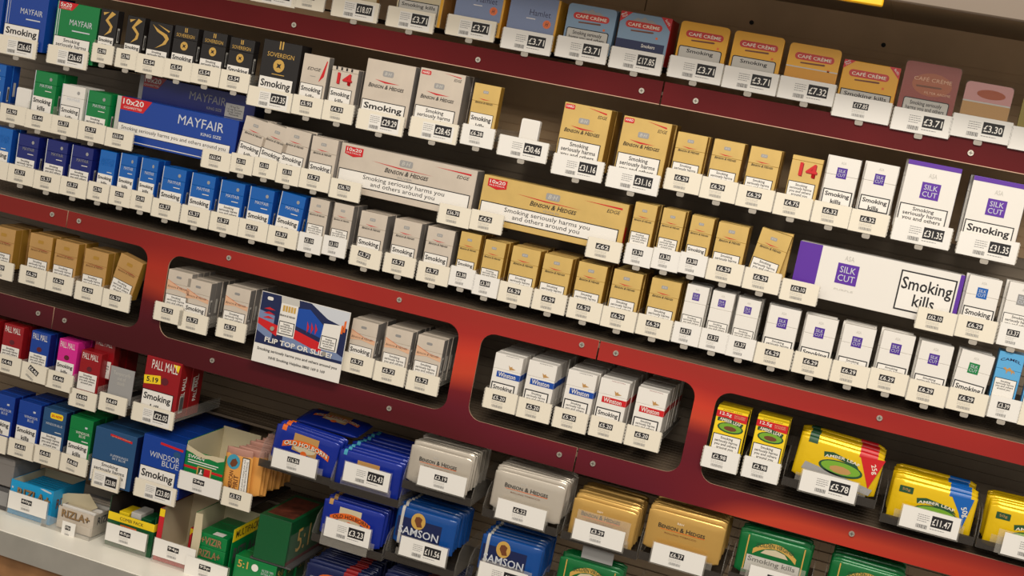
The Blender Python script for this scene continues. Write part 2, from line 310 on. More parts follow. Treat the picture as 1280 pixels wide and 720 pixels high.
 'windsor_green': dict(W=56, m='green', s='dgreen', lid=28, warn=(1, 56, 52, 88), H=92, f=[('t', 'WINDSOR\nBLUE', 34, 36, 34, 13, 'white', ''), ('r', 'crest', 38, 17, 44, 21, 'silver_ink', 1), ('r', 'small_line', 34, 49, 50, 51, 'white', 1)], d='green pack'),
 'windsor_big_a': dict(W=102, H=121, D=46, m='wina', s='navy', warn=(2, 70, 92, 118), bd=1.2, f=[('p', 'red_strip', [(38, 7), (92, 12), (92, 17), (38, 12)], 'red', 1), ('t', 'SKY BLUE BY WINDSOR', 65, 12, 46, 2.4, 'peach', '', 2), ('t', 'SUPERKINGS\nSKY BLUE', 66, 56, 44, 11, 'silver_ink', '')], d='large slate blue multipack'),
 'windsor_big_b': dict(W=101, H=121, D=46, m='winb', s='dblue', warn=(2, 66, 88, 118), bd=1.2, f=[('p', 'red_strip', [(42, 8), (97, 12), (97, 17), (42, 13)], 'red', 1), ('t', 'WINDSOR', 56, 38, 72, 12, 'silver_ink', ''), ('t', 'BLUE', 72, 52, 40, 12, 'silver_ink', ''), ('p', 'crest', ell(84, 26, 9, 7, 8), 'wina', 1)], d='large royal blue multipack'),
 'camel': dict(W=42, H=96, m='camelb', s='sky', lid=30, warn=(2, 46, 39, 90), bd=1.1, f=[('t', 'CAMEL', 21, 13, 34, 8, 'navy', 'ba'), ('p', 'animal_print', [(11, 28), (15, 26), (18, 29), (22, 25), (26, 29), (31, 31), (32, 36), (29, 32), (27, 37), (25, 32), (20, 32), (18, 38), (17, 32)], 'tanc', 1)], d='slim light blue pack'),
 'cafe_yellow': dict(W=91, H=88, D=14, tin=1, m='cafey', s='cafey', warn=(4, 44, 84, 84), bd=1.6, wm='lgrey', f=CAFE(), d='yellow cigar tin with red banner'),
 'cafe_yellow_band': dict(W=92, H=88, D=14, tin=1, m='cafey', s='cafey', f=CAFE() + [('r', 'grey_band', 0, 40, 92, 42, 'lgrey', 1), ('r', 'amber_band', 0, 42, 92, 88, 'amberb', 0)], d='yellow cigar tin without a warning label'),
 'cafe_yellow_multi': dict(W=98, H=88, D=40, m='cafey', s='orange', warn=(4, 50, 92, 84), bd=1.6, wm='lgrey', f=CAFE() + [('p', 'red_corner', [(0, 0), (20, 0), (0, 16)], 'red', 1), ('p', 'red_corner', [(78, 0), (98, 0), (98, 20)], 'red', 1), ('t', 'Multi\nPack', 6.5, 5, 10, 7, 'white', 'b', 2, -.6), ('t', '5x10\'s', 92, 7, 12, 4, 'white', 'b', 2, .8)], d='yellow cigar box with red corners'),
 'cafe_blue': dict(W=94, H=88, D=14, tin=1, m='cafeb', s='cafeb', warn=(4, 44, 86, 84), bd=1.6, wm='lgrey', f=CAFE('b'), d='pale blue cigar tin with red banner'),
 'cafe_blue_multi': dict(W=97, H=88, D=40, m='cafeb', s='red', f=CAFE('b') + [('p', 'red_corner', [(0, 0), (22, 0), (0, 20)], 'red', 1), ('p', 'red_corner', [(76, 0), (97, 0), (97, 24)], 'red', 1), ('t', 'Multi\nPack', 7, 6.5, 11, 8, 'white', 'b', 2, -.6), ('t', '5x10\'s', 90, 8, 13, 4.5, 'white', 'b', 2, .8), ('r', 'dark_band', 0, 50, 92, 88, 'navy', 1), ('t', 'Smokers', 62, 57, 26, 6.5, 'white', 'b', 2)], d='pale blue cigar box with red corners'),
 'cafe_red': dict(W=94, H=92, D=14, tin=1, m='cafer', s='burg', wrap=1, warn=(8, 62, 86, 88), bd=1.6, wm='lgrey', f=[('p', 'amber_print', ell(50, 36, 34, 20), 'rust', 0), ('t', 'CAFÉ CRÈME', 50, 27, 64, 8, 'peach', 'c', 2), ('p', 'cigar_print', [(24, 39), (66, 38), (68, 39.5), (66, 41), (24, 42)], 'brown', 2), ('t', 'FILTER AROME', 62, 50, 44, 4, 'peach', 'c', 2)], d='dark red wrapped cigar tin'),
 'cafe_pink': dict(W=79, H=84, D=14, tin=1, m='pinkf', s='pinkf', wrap=1, f=[('r', 'amber_band', 0, 34, 79, 84, 'tanc', 1), ('r', 'grey_band', 0, 32, 79, 34.5, 'lgrey', 2), ('p', 'dark_print', ell(44, 18, 24, 8), 'tobacco', 1)], d='small pink and amber wrapped cigar tin'),
 'cafe_olive': dict(W=84, H=84, D=14, tin=1, m='olive', s='olive', f=CAFE(), d='olive yellow cigar tin at the right edge'),
 'hamlet': dict(W=98, H=96, D=40, m='cafey', s='cafey', warn=(2, 72, 92, 92), bd=1.4, wm='lgrey', wrap=1, f=[('r', 'blue_panel', 0, 0, 94, 68, 'hamletb', 1), ('t', 'Hamlet', 62, 30, 42, 11, 'navy', '', 2), ('r', 'small_line', 36, 41, 54, 42.5, 'white', 2), ('p', 'orange_seal', ell(78, 48, 8, 8, 12), 'orange', 2), ('t', 'H', 78, 48, 6, 8, 'ink', 'bi', 3)], d='wrapped blue-grey cigar box with yellow edges'),
 'cigarillo_yellowgrey': dict(W=96, H=96, D=40, m='kraft', s='tanc', warn=(4, 54, 88, 92), bd=1.6, wm='lgrey', f=[('r', 'yellow_edge', 90, 0, 96, 96, 'cafey', 1)], d='cream cigar box with a rounded warning label'),
 'cigarillo_grey': dict(W=92, H=96, D=14, m='kraft', s='tanc', f=[], d='cream cigar box cut by the frame'),
}
for k_ in list(K):
    K[k_].setdefault('H', 88); K[k_].setdefault('D', 23); K[k_].setdefault('bd', 0); K[k_].setdefault('lid', 0)

WT = {'K': 'Smoking\nkills', 'S': 'Smoking\nseriously harms\nyou and others\naround you'}
def print_features(t, k, W, H):
    for f in k['f']:
        c = f[0]
        if c == 'r':
            x0, z0, x1, z1 = [v / 1000 for v in f[2:6]]; z1 = min(z1, H)
            put(f[1], polym([(x0 - W / 2, H - z1), (x1 - W / 2, H - z1), (x1 - W / 2, H - z0), (x0 - W / 2, H - z0)], M(f[6])), t, (0, -.0002 - .0002 * f[7], 0))
        elif c == 'p':
            put(f[1], polym([(x / 1000 - W / 2, H - z / 1000) for x, z in f[2]], M(f[3])), t, (0, -.0002 - .0002 * f[4], 0))
        elif c == 't':
            lay = f[8] if len(f) > 8 else 1
            lettering(t, f[1], f[2] / 1000 - W / 2, H - f[3] / 1000, f[4] / 1000, f[5] / 1000, f[6], f[7], y=-.0003 - .0002 * lay, rot=f[9] if len(f) > 9 else 0)
def make_pack(kind, var, name='cigarette_pack'):
    k = K[kind]; W, H, D = k['W'] / 1000, k['H'] / 1000, k['D'] / 1000
    t = root(name, '', 'cigarette pack')
    L = k['lid'] / 1000
    body_m = M(k['m'])
    if k.get('tin'):
        put('tin_body', polym(rrect(-W / 2, 0, W / 2, H, .007), body_m, D), t)
        put('lid_rim', polym(rrect(-W / 2 + .0006, .0006, W / 2 - .0006, H - .0006, .0066), M(k['s']), .0005), t, (0, D, 0))
    elif L:
        put('body', boxm(-W / 2, W / 2, 0, D, 0, H - L - .0003, body_m, .0006), t)
        put('flip_lid', boxm(-W / 2 - .0001, W / 2 + .0001, -.0001, D, H - L, H, body_m, .0006), t)
    else:
        put('body', boxm(-W / 2, W / 2, 0, D, 0, H, body_m, .0008), t)
    if k['s'] != k['m'] and not k.get('tin'):
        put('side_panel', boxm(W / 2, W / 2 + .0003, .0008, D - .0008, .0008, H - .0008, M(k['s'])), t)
    print_features(t, k, W, H)
    if 'warn' in k:
        x0, z0, x1, z1 = [v / 1000 for v in k['warn']]; b = k['bd'] / 1000
        x0 -= W / 2; x1 -= W / 2; za, zb = H - z1, H - z0
        pm = M(k.get('wm', 'paper'))
        if b:
            wl = put('warning_label', polym([(x0, za), (x1, za), (x1, zb), (x0, zb)] if not k.get('tin') else rrect(x0, za, x1, zb, .004), M('ink')), t, (0, -.0006, 0))
            put('label_panel', polym([(x0 + b, za + b), (x1 - b, za + b), (x1 - b, zb - b), (x0 + b, zb - b)] if not k.get('tin') else rrect(x0 + b, za + b, x1 - b, zb - b, .003), pm), wl, (0, -.0002, 0))
        else:
            wl = put('warning_label', polym([(x0, za), (x1, za), (x1, zb), (x0, zb)], pm), t, (0, -.0006, 0))
        if k.get('tin') or kind in ('cafe_yellow_multi', 'hamlet', 'cigarillo_yellowgrey'):
            s = 'Smoking kills' if kind != 'cafe_yellow' else 'Smoking'
            if kind in ('cafe_red', 'hamlet') or (kind == 'cafe_blue'): s = 'Smoking seriously\nharms you and others'
            ww = (x1 - x0) * (.62 if s == 'Smoking' else .84)
            hh = .009 if s.startswith('Smoking') and '\n' not in s else .018
            lettering(wl, s, (x0 + x1) / 2, zb - b - .003 - hh / 2, ww, hh, 'ink', 'b', y=-.0004, name='warning_lettering')
        else:
            ww = (x1 - x0) - 2 * b; hh = (zb - za) - 2 * b
            s_ = WT[var]; st_ = 'Bk' if var == 'K' else 'b'
            wt = ww * (.90 if var == 'K' else .86)
            ht = min(wt * text_mesh(s_, M('ink'), st_)[1], hh * .88)
            lettering(wl, s_, (x0 + x1) / 2, zb - b - hh * (.12 if var == 'K' else .06) - ht / 2, wt, ht, 'ink', st_, y=-.0004, name='warning_lettering')
    for f in k['f']:
        if f[0] == 'side':
            if f[1] == 'mayfair': yy, z0, z1 = (.013, .019), H - .078, H - .046
            elif f[1] == 'big': yy, z0, z1 = (.012, .028), .012, .05
            else: yy, z0, z1 = (.006, .013), H - .066, H - .036
            p = put('side_barcode', boxm(W / 2 + .0003, W / 2 + .0006, yy[0], yy[1], z0, z1, M('lgrey')), t)
            put('bar_lines', boxm(W / 2 + .0006, W / 2 + .0008, yy[0] + .001, yy[1] - .001, z0 + .004, z1 - .004, M('dgrey')), p)
        elif f[0] == 'sr':
            put(f[1], boxm(W / 2, W / 2 + .0004, .0006, D - .0006, H - f[3] / 1000, H - f[2] / 1000, M(f[4])), t)
        elif f[0] == 'st':
            lettering(t, f[1], .02, H - .06, .058, .014, f[2], 'b', y=W / 2 + .0006, side=True, rot=-math.pi / 2)
    if k.get('wrap'):
        put('clear_wrap', boxm(-W / 2 - .001, W / 2 + .001, -.002, D + .001, -.0005, H + .001, MATS['wrap'], .001), t)
    return t
PACK = {}
def new_pack(kind, var, loc, rot, label, cat, group):
    key = (kind, var)
    if key not in PACK:
        PACK[key] = t = make_pack(kind, var); PACK[key + ('n',)] = 0
    else:
        t = copy_tree(PACK[key])
    t.location = loc; t.rotation_euler = rot
    t['label'] = label; t['category'] = cat; t['group'] = group
    return t
BACKP = {}
def back_pack(kind, loc, rot, label, cat, group):
    """a pack further back in the queue: body, lid and side only"""
    k = K[kind]; W, H, D = k['W'] / 1000, k['H'] / 1000, k['D'] / 1000
    if kind not in BACKP:
        t = root('cigarette_pack', '', cat)
        L = k['lid'] / 1000 or .03
        put('body', boxm(-W / 2, W / 2, 0, D, 0, H - L - .0003, M(k['m']), .0006), t)
        put('flip_lid', boxm(-W / 2 - .0001, W / 2 + .0001, -.0001, D, H - L, H, M(k['m']), .0006), t)
        if k['s'] != k['m']: put('side_panel', boxm(W / 2, W / 2 + .0003, .0008, D - .0008, .0008, H - .0008, M(k['s'])), t)
        for f in k['f']:
            if f[0] == 'sr': put(f[1], boxm(W / 2, W / 2 + .0004, .0006, D - .0006, H - f[3] / 1000, H - f[2] / 1000, M(f[4])), t)
            if f[0] == 'st': lettering(t, f[1], .02, H - .06, .058, .014, f[2], 'b', y=W / 2 + .0006, side=True, rot=-math.pi / 2)
            if f[0] == 'side': put('side_barcode', boxm(W / 2 + .0003, W / 2 + .0006, .006, .013, H - .066, H - .036, M('lgrey')), t)
        BACKP[kind] = t
    else:
        t = copy_tree(BACKP[kind])
    t.location = loc; t.rotation_euler = rot
    t['label'] = label; t['category'] = cat; t['group'] = group
    return t

# ------------------------------------------------------------------ price tags and trays
def bars(x0, x1, z0, z1, m, seed):
    key = ('bars', round(x0, 4), round(x1, 4), round(z0, 4), round(z1, 4), m.name)
    if key in CACHE: return CACHE[key]
    r = random.Random(seed); bm = bmesh.new(); x = x0
    while x < x1 - .0008:
        w_ = r.choice((.0005, .0008, .0013))
        q = [bm.verts.new(p) for p in ((x, 0, z0), (min(x + w_, x1), 0, z0), (min(x + w_, x1), 0, z1), (x, 0, z1))]
        bm.faces.new(q); x += w_ + r.choice((.0005, .0008))
    CACHE[key] = finish(bm, [m]); return CACHE[key]
def dashes(x0, x1, z0, z1, n, m, seed):
    key = ('dash', round(x0, 4), round(x1, 4), round(z0, 4), round(z1, 4), n, m.name)
    if key in CACHE: return CACHE[key]
    r = random.Random(seed); bm = bmesh.new(); st = (z1 - z0) / n
    for i in range(n):
        z = z1 - st * (i + .5); x = x0; e = x1 - r.random() * (x1 - x0) * .35
        while x < e:
            w_ = r.uniform(.0015, .004)
            bm.faces.new([bm.verts.new(p) for p in ((x, 0, z - st * .16), (min(x + w_, e), 0, z - st * .16), (min(x + w_, e), 0, z + st * .16), (x, 0, z + st * .16))])
            x += w_ + .0008
    CACHE[key] = finish(bm, [m]); return CACHE[key]
TAGS = {}
HT = .039
def make_tag(w_, price, tint, style):
    t = root('price_tag', '', 'price tag')
    c = 'cream' if tint == 'cream' else 'tagwhite'
    put('card', boxm(-w_ / 2, w_ / 2, -.0006, 0, -HT, 0, M(c)), t)
    pr = price if price.endswith('p') else '£' + price
    if style == 't': ang = .5
    elif style == 'u': ang = .12
    else: ang = 0
    if w_ > .09 and style != 's':
        put('paper_insert', polym([(-w_ * .24, -HT + .002), (w_ * .42, -HT + .002), (w_ * .42, -.006), (-w_ * .24, -.006)], M('tagwhite')), t, (0, -.0008, 0))
        put('price_panel', polym([(.002, -.027), (.037, -.027), (.037, -.007), (.002, -.007)], M('ink')), t, (0, -.001, 0))
        lettering(t, pr, .0195, -.0175, .031, .012, 'white', 'b', y=-.0013, name='price_lettering')
        put('small_print', dashes(-.022, .0, -.023, -.008, 4, M('grey'), 3), t, (0, -.001, 0))
        put('small_print', dashes(.002, .034, -.033, -.029, 1, M('grey'), 5), t, (0, -.001, 0))
        put('barcode', bars(-.022, -.002, -.034, -.027, M('dgrey'), 4), t, (0, -.001, 0))
    elif style == 'g':
        put('paper_insert', polym([(-.029, -.033), (.028, -.033), (.028, -.003), (-.029, -.003)], M('tagwhite')), t, (0, -.0008, 0))
        put('price_panel', polym([(-.001, -.03), (.027, -.03), (.027, -.009), (-.001, -.009)], M('ink')), t, (0, -.001, 0))
        lettering(t, pr, .013, -.0205, .024, .011, 'white', 'b', y=-.0013, name='price_lettering')
        put('small_print', dashes(-.027, -.003, -.022, -.008, 4, M('grey'), 3), t, (0, -.001, 0))
        put('barcode', bars(-.027, -.005, -.032, -.026, M('dgrey'), 4), t, (0, -.001, 0))
    else:
        k = min(1., w_ / .066)
        if w_ > .09: k = 1
        x = -.003 * k
        hw = .0135 * k
        if ang:
            h_ = put('price_panel', polym([(-hw, -.0055), (hw, -.0055), (hw, .0055), (-hw, .0055)], M('ink')), t, (x, -.001, -.0145), (0, ang, 0))
            lettering(t, pr, x, -.0145, hw * 1.75, .0075, 'white', 'b', y=-.0013, name='price_lettering', rot=ang)
        else:
            put('price_panel', polym([(x - hw, -.02), (x + hw, -.02), (x + hw, -.009), (x - hw, -.009)], M('ink')), t, (0, -.001, 0))
            lettering(t, pr, x, -.0145, hw * 1.75, .0075, 'white', 'b', y=-.0013, name='price_lettering')
        dr = (0, ang, 0)
        put('small_print', dashes(-hw, hw * .8, -.006, .0, 3, M('lgrey'), 3), t, (x - ang * .008, -.001, -.0215), dr)
        put('barcode', bars(-hw * .9, hw * .8, -.0025, .0025, M('grey'), 4), t, (x - ang * .014, -.001, -.0315), dr)
    return t
def new_tag(w_, price, tint, style, loc, label, group, rot=0.):
    key = (w_, price, tint, style)
    if key not in TAGS: TAGS[key] = t = make_tag(*key)
    else: t = copy_tree(TAGS[key])
    t.location = loc; t.rotation_euler = (0, rot, 0)
    t['label'] = label; t['category'] = 'price tag'; t['group'] = group
    return t
TRAYS = {}
def make_tray(w_, zf, depth, clip, sides):
    """clear pusher tray: z=0 is the top of its price tag"""
    t = root('display_tray', '', 'display tray')
    W = w_ + .0015
    put('front_lip', boxm(-W / 2, W / 2, .0, .0014, -HT - .001, .0005, MATS['clear_plastic']), t)
    for s in (-1, 1):
        key = ('rib', w_, s)
        if key not in CACHE:
            bm = bmesh.new(); pr = []
            for i in range(6):
                z = -.002 - i * .006
                pr += [(.0012, z), (.0012, z - .0034), (.0004, z - .0036), (.0004, z - .0056)]
            pts = [(-.0012, -.002)] + pr + [(-.0012, -.0376)]
            f = bm.faces.new([bm.verts.new((s * W / 2 + s * x_, -.001, z_)) for x_, z_ in pts])
            g = bmesh.ops.extrude_face_region(bm, geom=[f])
            for v in [e for e in g['geom'] if isinstance(e, bmesh.types.BMVert)]: v.co.y += .0022
            CACHE[key] = finish(bm, [MATS['clear_edge']])
        put('ribbed_edge', CACHE[key], t)
    put('tray_floor', boxm(-w_ / 2 + .002, w_ / 2 - .002, .0015, depth, zf - .004, zf - .0012, MATS['black_plastic']), t)
    if sides:
        for s in (-1, 1):
            put('side_wall', boxm(s * (w_ / 2 - .001) - .0007, s * (w_ / 2 - .001) + .0007, .0015, depth, zf - .004, zf + .02, MATS['clear_plastic']), t)
    if clip:
        put('clip', polym(rrect(-.007, -HT - .009, .007, -HT, .003), MATS['clip_plastic'], .002), t, (.0, .0005, 0))
    return t
def new_tray(w_, zf, depth, clip, sides, loc, label, group):
    key = (w_, round(zf, 3), depth, clip, sides)
    if key not in TRAYS: TRAYS[key] = t = make_tray(*key)
    else: t = copy_tree(TRAYS[key])
    t.location = loc; t['label'] = label; t['category'] = 'display tray'; t['group'] = group
    return t
ROWS = [
 (0,'none','S',None,(-0.612,1.672,0.099),'3.10',0),
 (0,'none','S',None,(-0.532,1.675,0.066),'3.10',0),
 (0,'cigarillo_grey','S',(-0.439,1.741,0.092,0),(-0.432,1.672,0.099),'18.07',0),
 (0,'cigarillo_yellowgrey','S',(-0.302,1.743,0.096,0),(-0.313,1.672,0.099),'3.71',1),
 (0,'hamlet','S',(-0.18,1.744,0.094,0),(-0.188,1.677,0.099),'3.71',1),
 (0,'hamlet','S',(-0.071,1.737,0.101,0),(-0.073,1.671,0.099),'3.71',1),
 (0,'cafe_blue','S',(0.041,1.737,0.094,0),(0.036,1.674,0.099),'3.71',1),
 (0,'cafe_blue_multi','S',(0.144,1.739,0.097,0),(0.142,1.672,0.099),'17.85',1),
 (0,'cafe_yellow','S',(0.256,1.74,0.091,0),(0.254,1.675,0.099),'3.71',0),
 (0,'cafe_yellow','S',(0.356,1.739,0.09,0),(0.356,1.674,0.099),'3.71',0),
 (0,'cafe_yellow_band','S',(0.458,1.735,0.092,0),(0.458,1.674,0.099),'7.32',0),
 (0,'cafe_yellow_multi','S',(0.56,1.722,0.099,0),(0.559,1.66,0.099),'17.85s',0),
 (0,'cafe_red','S',(0.663,1.739,0.094,0),(0.663,1.656,0.099),'3.71',0),
 (0,'cafe_pink','S',(0.761,1.722,0.079,0),(0.762,1.664,0.099),'3.30',0),
 (0,'cafe_olive','S',(0.86,1.713,0.084,0),(0.861,1.66,0.099),'3.30',0),
 (1,'mayfair_blue_big','K',(-1.301,1.566,0.098,0),(-1.298,1.466,0.099),'26.65',0),
 (1,'mayfair_blue_big','K',(-1.188,1.565,0.107,0),(-1.195,1.466,0.099),'26.65',1),
 (1,'mayfair_green_big','S',(-1.061,1.56,0.104,0),(-1.067,1.466,0.099),'26.65',0),
 (1,'swirl_slim','K',(-0.984,1.562,0.04,0),(-0.983,1.488,0.051),'2.98',0),
 (1,'swirl_slim','K',(-0.919,1.558,0.042,0),(-0.925,1.487,0.051),'2.98',0),
 (1,'swirl','S',(-0.859,1.555,0.053,0),(-0.867,1.485,0.066),'5.54',0),
 (1,'sovereign','K',(-0.798,1.557,0.056,0),(-0.802,1.486,0.066),'5.54',0),
 (1,'sovereign','S',(-0.731,1.557,0.056,0),(-0.736,1.487,0.066),'5.54',0),
 (1,'sovereign','K',(-0.667,1.555,0.053,0),(-0.668,1.487,0.066),'5.54',0),
 (1,'sovereign_big','K',(-0.577,1.564,0.085,0),(-0.584,1.466,0.099),'27.35',0),
 (1,'bh_edge','K',(-0.499,1.551,0.056,0),(-0.499,1.467,0.066),'5.95',0),
 (1,'bh14_silver','K',(-0.433,1.537,0.058,0),(-0.431,1.468,0.066),'4.33',2),
 (1,'bh_silver_big','K',(-0.338,1.565,0.105,0),(-0.338,1.465,0.099),'29.29',0),
 (1,'bh_silver_big2','S',(-0.229,1.567,0.094,0),(-0.225,1.471,0.099),'28.45',1),
 (1,'bh_gold_mid','K',(-0.134,1.558,0.054,0),(-0.134,1.477,0.066),'6.28',0),
 (1,'card','K',(-0.037,1.509,0.037,0),(-0.04,1.471,0.099),'30.46',0),
 (1,'bh_gold_big','S',(0.069,1.555,0.092,0),(0.073,1.457,0.099),'31.16',1),
 (1,'bh_gold_big','S',(0.186,1.551,0.091,0),(0.182,1.454,0.099),'31.16',1),
 (1,'bh_gold','S',(0.274,1.541,0.059,0),(0.274,1.472,0.066),'6.29',2),
 (1,'bh_gold','S',(0.343,1.541,0.057,0),(0.342,1.47,0.066),'6.29',2),
 (1,'bh_gold','S',(0.411,1.541,0.06,0),(0.41,1.469,0.066),'6.29',2),
 (1,'bh14_gold','S',(0.487,1.54,0.055,0),(0.479,1.468,0.066),'4.75',1),
 (1,'silk','K',(0.551,1.552,0.056,0),(0.548,1.468,0.066),'6.32',2),
 (1,'silk','K',(0.617,1.554,0.057,0),(0.615,1.467,0.066),'6.32',2),
 (1,'silk_big','S',(0.703,1.571,0.09,0),(0.707,1.467,0.099),'31.35',1),
 (1,'silk_big','K',(0.816,1.565,0.09,0),(0.819,1.466,0.099),'31.35',1),
 (2,'mayfair_mid','K',(-1.252,1.402,0.069,0),(-1.252,1.323,0.066),'5.37',1),
 (2,'card','S',(-1.169,1.362,0.039,0),(-1.182,1.322,0.066),'2.90',0),
 (2,'mayfair_green','K',(-1.116,1.406,0.055,0),(-1.116,1.321,0.066),'5.44',2),
 (2,'mayfair_white','K',(-1.044,1.39,0.056,0),(-1.05,1.321,0.066),'5.37',2),
 (2,'mayfair_green','S',(-0.98,1.388,0.055,0),(-0.982,1.321,0.066),'5.37',2),
 (2,'none','S',None,(-0.914,1.32,0.066),'63.04',0),
 (2,'none','S',None,(-0.681,1.321,0.066),'63.04',0),
 (2,'bh_silver','K',(-0.604,1.401,0.045,7),(-0.622,1.325,0.051),'3.10',1),
 (2,'bh_silver','K',(-0.554,1.397,0.041,7.3),(-0.569,1.327,0.051),'3.10',1),
 (2,'bh_silver','K',(-0.511,1.397,0.04,3),(-0.516,1.324,0.051),'3.10',1),
 (2,'bh_silver','K',(-0.45,1.393,0.055,0),(-0.456,1.325,0.066),'5.72',1),
 (2,'none','S',None,(-0.387,1.319,0.066),'56.70',0),
 (2,'none','S',None,(-0.151,1.317,0.066),'56.70',0),
 (2,'none','S',None,(-0.084,1.319,0.066),'62',0),
 (2,'none','S',None,(0.154,1.316,0.066),'62',0),
 (2,'bh_gold_slim','S',(0.216,1.398,0.043,0),(0.221,1.32,0.051),'3.38',2),
 (2,'bh_gold_slim','S',(0.27,1.398,0.043,0),(0.273,1.323,0.051),'3.38',2),
 (2,'bh_gold_slim','K',(0.325,1.396,0.043,0),(0.324,1.326,0.051),'3.38',2),
 (2,'bh_gold','S',(0.383,1.394,0.057,0),(0.385,1.325,0.066),'6.29',2),
 (2,'bh_gold','S',(0.462,1.397,0.057,7.2),(0.454,1.324,0.066),'6.29',1),
 (2,'none','S',None,(0.524,1.319,0.066),'62.10',0),
 (2,'none','S',None,(0.765,1.322,0.066),'62.10',0),
 (2,'silk_blue','K',(0.83,1.395,0.055,0),(0.833,1.324,0.066),'6.29',1),
 (2,'silk_grey','S',(0.897,1.398,0.056,0),(0.896,1.326,0.051),'3.37',1),
 (3,'mayfair_holo','K',(-1.21,1.269,0.06,0),(-1.208,1.197,0.066),'5.37',1),
 (3,'mayfair_dark','S',(-1.138,1.265,0.051,0),(-1.141,1.197,0.066),'5.37',1),
 (3,'mayfair_dark','S',(-1.065,1.267,0.054,0),(-1.074,1.196,0.066),'5.37',1),
 (3,'mayfair_dark','S',(-1.001,1.267,0.053,0),(-1.007,1.197,0.066),'5.37',1),
 (3,'mayfair_holo_slim','K',(-0.938,1.27,0.039,0),(-0.945,1.2,0.051),'2.90',1),
 (3,'mayfair_sky_slim','K',(-0.887,1.273,0.039,0),(-0.891,1.201,0.051),'2.90',1),
 (3,'mayfair_sky_slim','K',(-0.836,1.273,0.041,0),(-0.84,1.202,0.051),'2.90',1),
 (3,'mayfair_sky','K',(-0.775,1.266,0.052,0),(-0.779,1.197,0.066),'5.37',1),
 (3,'mayfair_sky','K',(-0.706,1.266,0.055,0),(-0.709,1.197,0.066),'5.37',1),
 (3,'mayfair_sky','S',(-0.637,1.265,0.056,0),(-0.64,1.197,0.066),'5.37',1),
 (3,'mayfair_sky','K',(-0.569,1.265,0.053,0),(-0.573,1.197,0.066),'5.37',1),
 (3,'mayfair_sky','K',(-0.498,1.268,0.051,3),(-0.505,1.197,0.066),'5.37',1),
 (3,'bh_silver_slim','S',(-0.439,1.27,0.041,0),(-0.443,1.198,0.051),'3.10',2),
 (3,'bh_silver_slim','S',(-0.385,1.271,0.042,0),(-0.389,1.203,0.051),'3.10',2),
 (3,'bh_silver','K',(-0.318,1.267,0.058,0),(-0.319,1.196,0.066),'5.72',2),
 (3,'bh_silver','K',(-0.244,1.267,0.058,0),(-0.245,1.197,0.066),'5.72',2),
 (3,'bh_silver','K',(-0.173,1.267,0.06,0),(-0.172,1.196,0.066),'5.72',2),
 (3,'bh_gold_slim','K',(-0.111,1.271,0.041,0),(-0.112,1.202,0.051),'3.38',3),
 (3,'bh_gold_slim','S',(-0.059,1.266,0.048,0),(-0.061,1.196,0.051),'3.38',3),
 (3,'bh_gold','S',(0.005,1.266,0.058,0),(0.0,1.195,0.066),'6.29',4),
 (3,'bh_gold','S',(0.07,1.265,0.059,0),(0.07,1.195,0.066),'6.29',4),
 (3,'bh_gold','S',(0.139,1.265,0.057,0),(0.141,1.195,0.066),'6.29',4),
 (3,'bh_gold','S',(0.209,1.266,0.057,0),(0.209,1.194,0.066),'6.29',4),
 (3,'bh_gold','S',(0.283,1.266,0.057,0),(0.278,1.195,0.066),'6.29',4),
 (3,'silk_slim','S',(0.343,1.269,0.042,0),(0.34,1.196,0.051),'3.37',2),
 (3,'silk_slim','S',(0.392,1.268,0.039,0),(0.392,1.196,0.051),'3.37',2),
 (3,'silk_slim','S',(0.441,1.266,0.04,0),(0.443,1.195,0.051),'3.37',2),
 (3,'silk','S',(0.507,1.265,0.054,0),(0.504,1.194,0.066),'6.29',1),
 (3,'silk','K',(0.575,1.263,0.055,0),(0.574,1.194,0.066),'6.29',1),
 (3,'silk','S',(0.643,1.262,0.057,0),(0.643,1.194,0.066),'6.29',2),
 (3,'silk','S',(0.711,1.266,0.056,0),(0.71,1.197,0.066),'6.29',1),
 (3,'silk','S',(0.778,1.263,0.058,0),(0.779,1.193,0.066),'6.29',1),
 (3,'silk_green','K',(0.848,1.263,0.056,3),(0.848,1.195,0.066),'6.29',1),
 (3,'camel','S',(0.902,1.276,0.044,0),(0.91,1.198,0.051),'3.39',1),
 (3,'camel','S',(0.955,1.272,0.04,0),(0.969,1.197,0.066),'3.39',0),
 (4,'gold_plain','S',(-1.137,1.063,0.072,0),(-1.13,0.992,0.066),'6.29',3),
 (4,'gold_plain','S',(-1.043,1.067,0.055,0),(-1.047,0.995,0.066),'6.29',3),
 (4,'gold_plain','S',(-0.978,1.067,0.049,0),(-0.979,0.995,0.066),'6.29',2),
 (4,'gold_plain','S',(-0.904,1.063,0.056,0),(-0.906,0.992,0.066),'6.29',2),
 (4,'gold_plain','S',(-0.819,1.066,0.05,12),(-0.838,0.991,0.066),'6.29',0),
 (4,'bh_line','S',(-0.702,1.064,0.053,0),(-0.712,0.993,0.066),'5.72',3),
 (4,'bh_line','K',(-0.655,1.055,0.054,0),(-0.652,0.987,0.066),'5.72',4),
 (4,'bh_line','S',(-0.565,1.061,0.055,0),(-0.564,0.992,0.066),'5.72',4),
 (4,'bh_line','K',(-0.28,1.058,0.057,0),(-0.278,0.99,0.066),'5.72',3),
 (4,'bh_line','S',(-0.206,1.059,0.054,0),(-0.209,0.988,0.066),'5.72',4),
 (4,'bh_line','S',(-0.139,1.059,0.053,0),(-0.138,0.987,0.066),'5.72',5),
 (4,'winston_blue','K',(0.023,1.062,0.056,0),(0.023,0.992,0.066),'5.20',5),
 (4,'winston_blue','S',(0.091,1.064,0.056,0),(0.092,0.991,0.066),'5.20',6),
 (4,'winston_blue','S',(0.17,1.065,0.054,0),(0.165,0.99,0.066),'5.20',6),
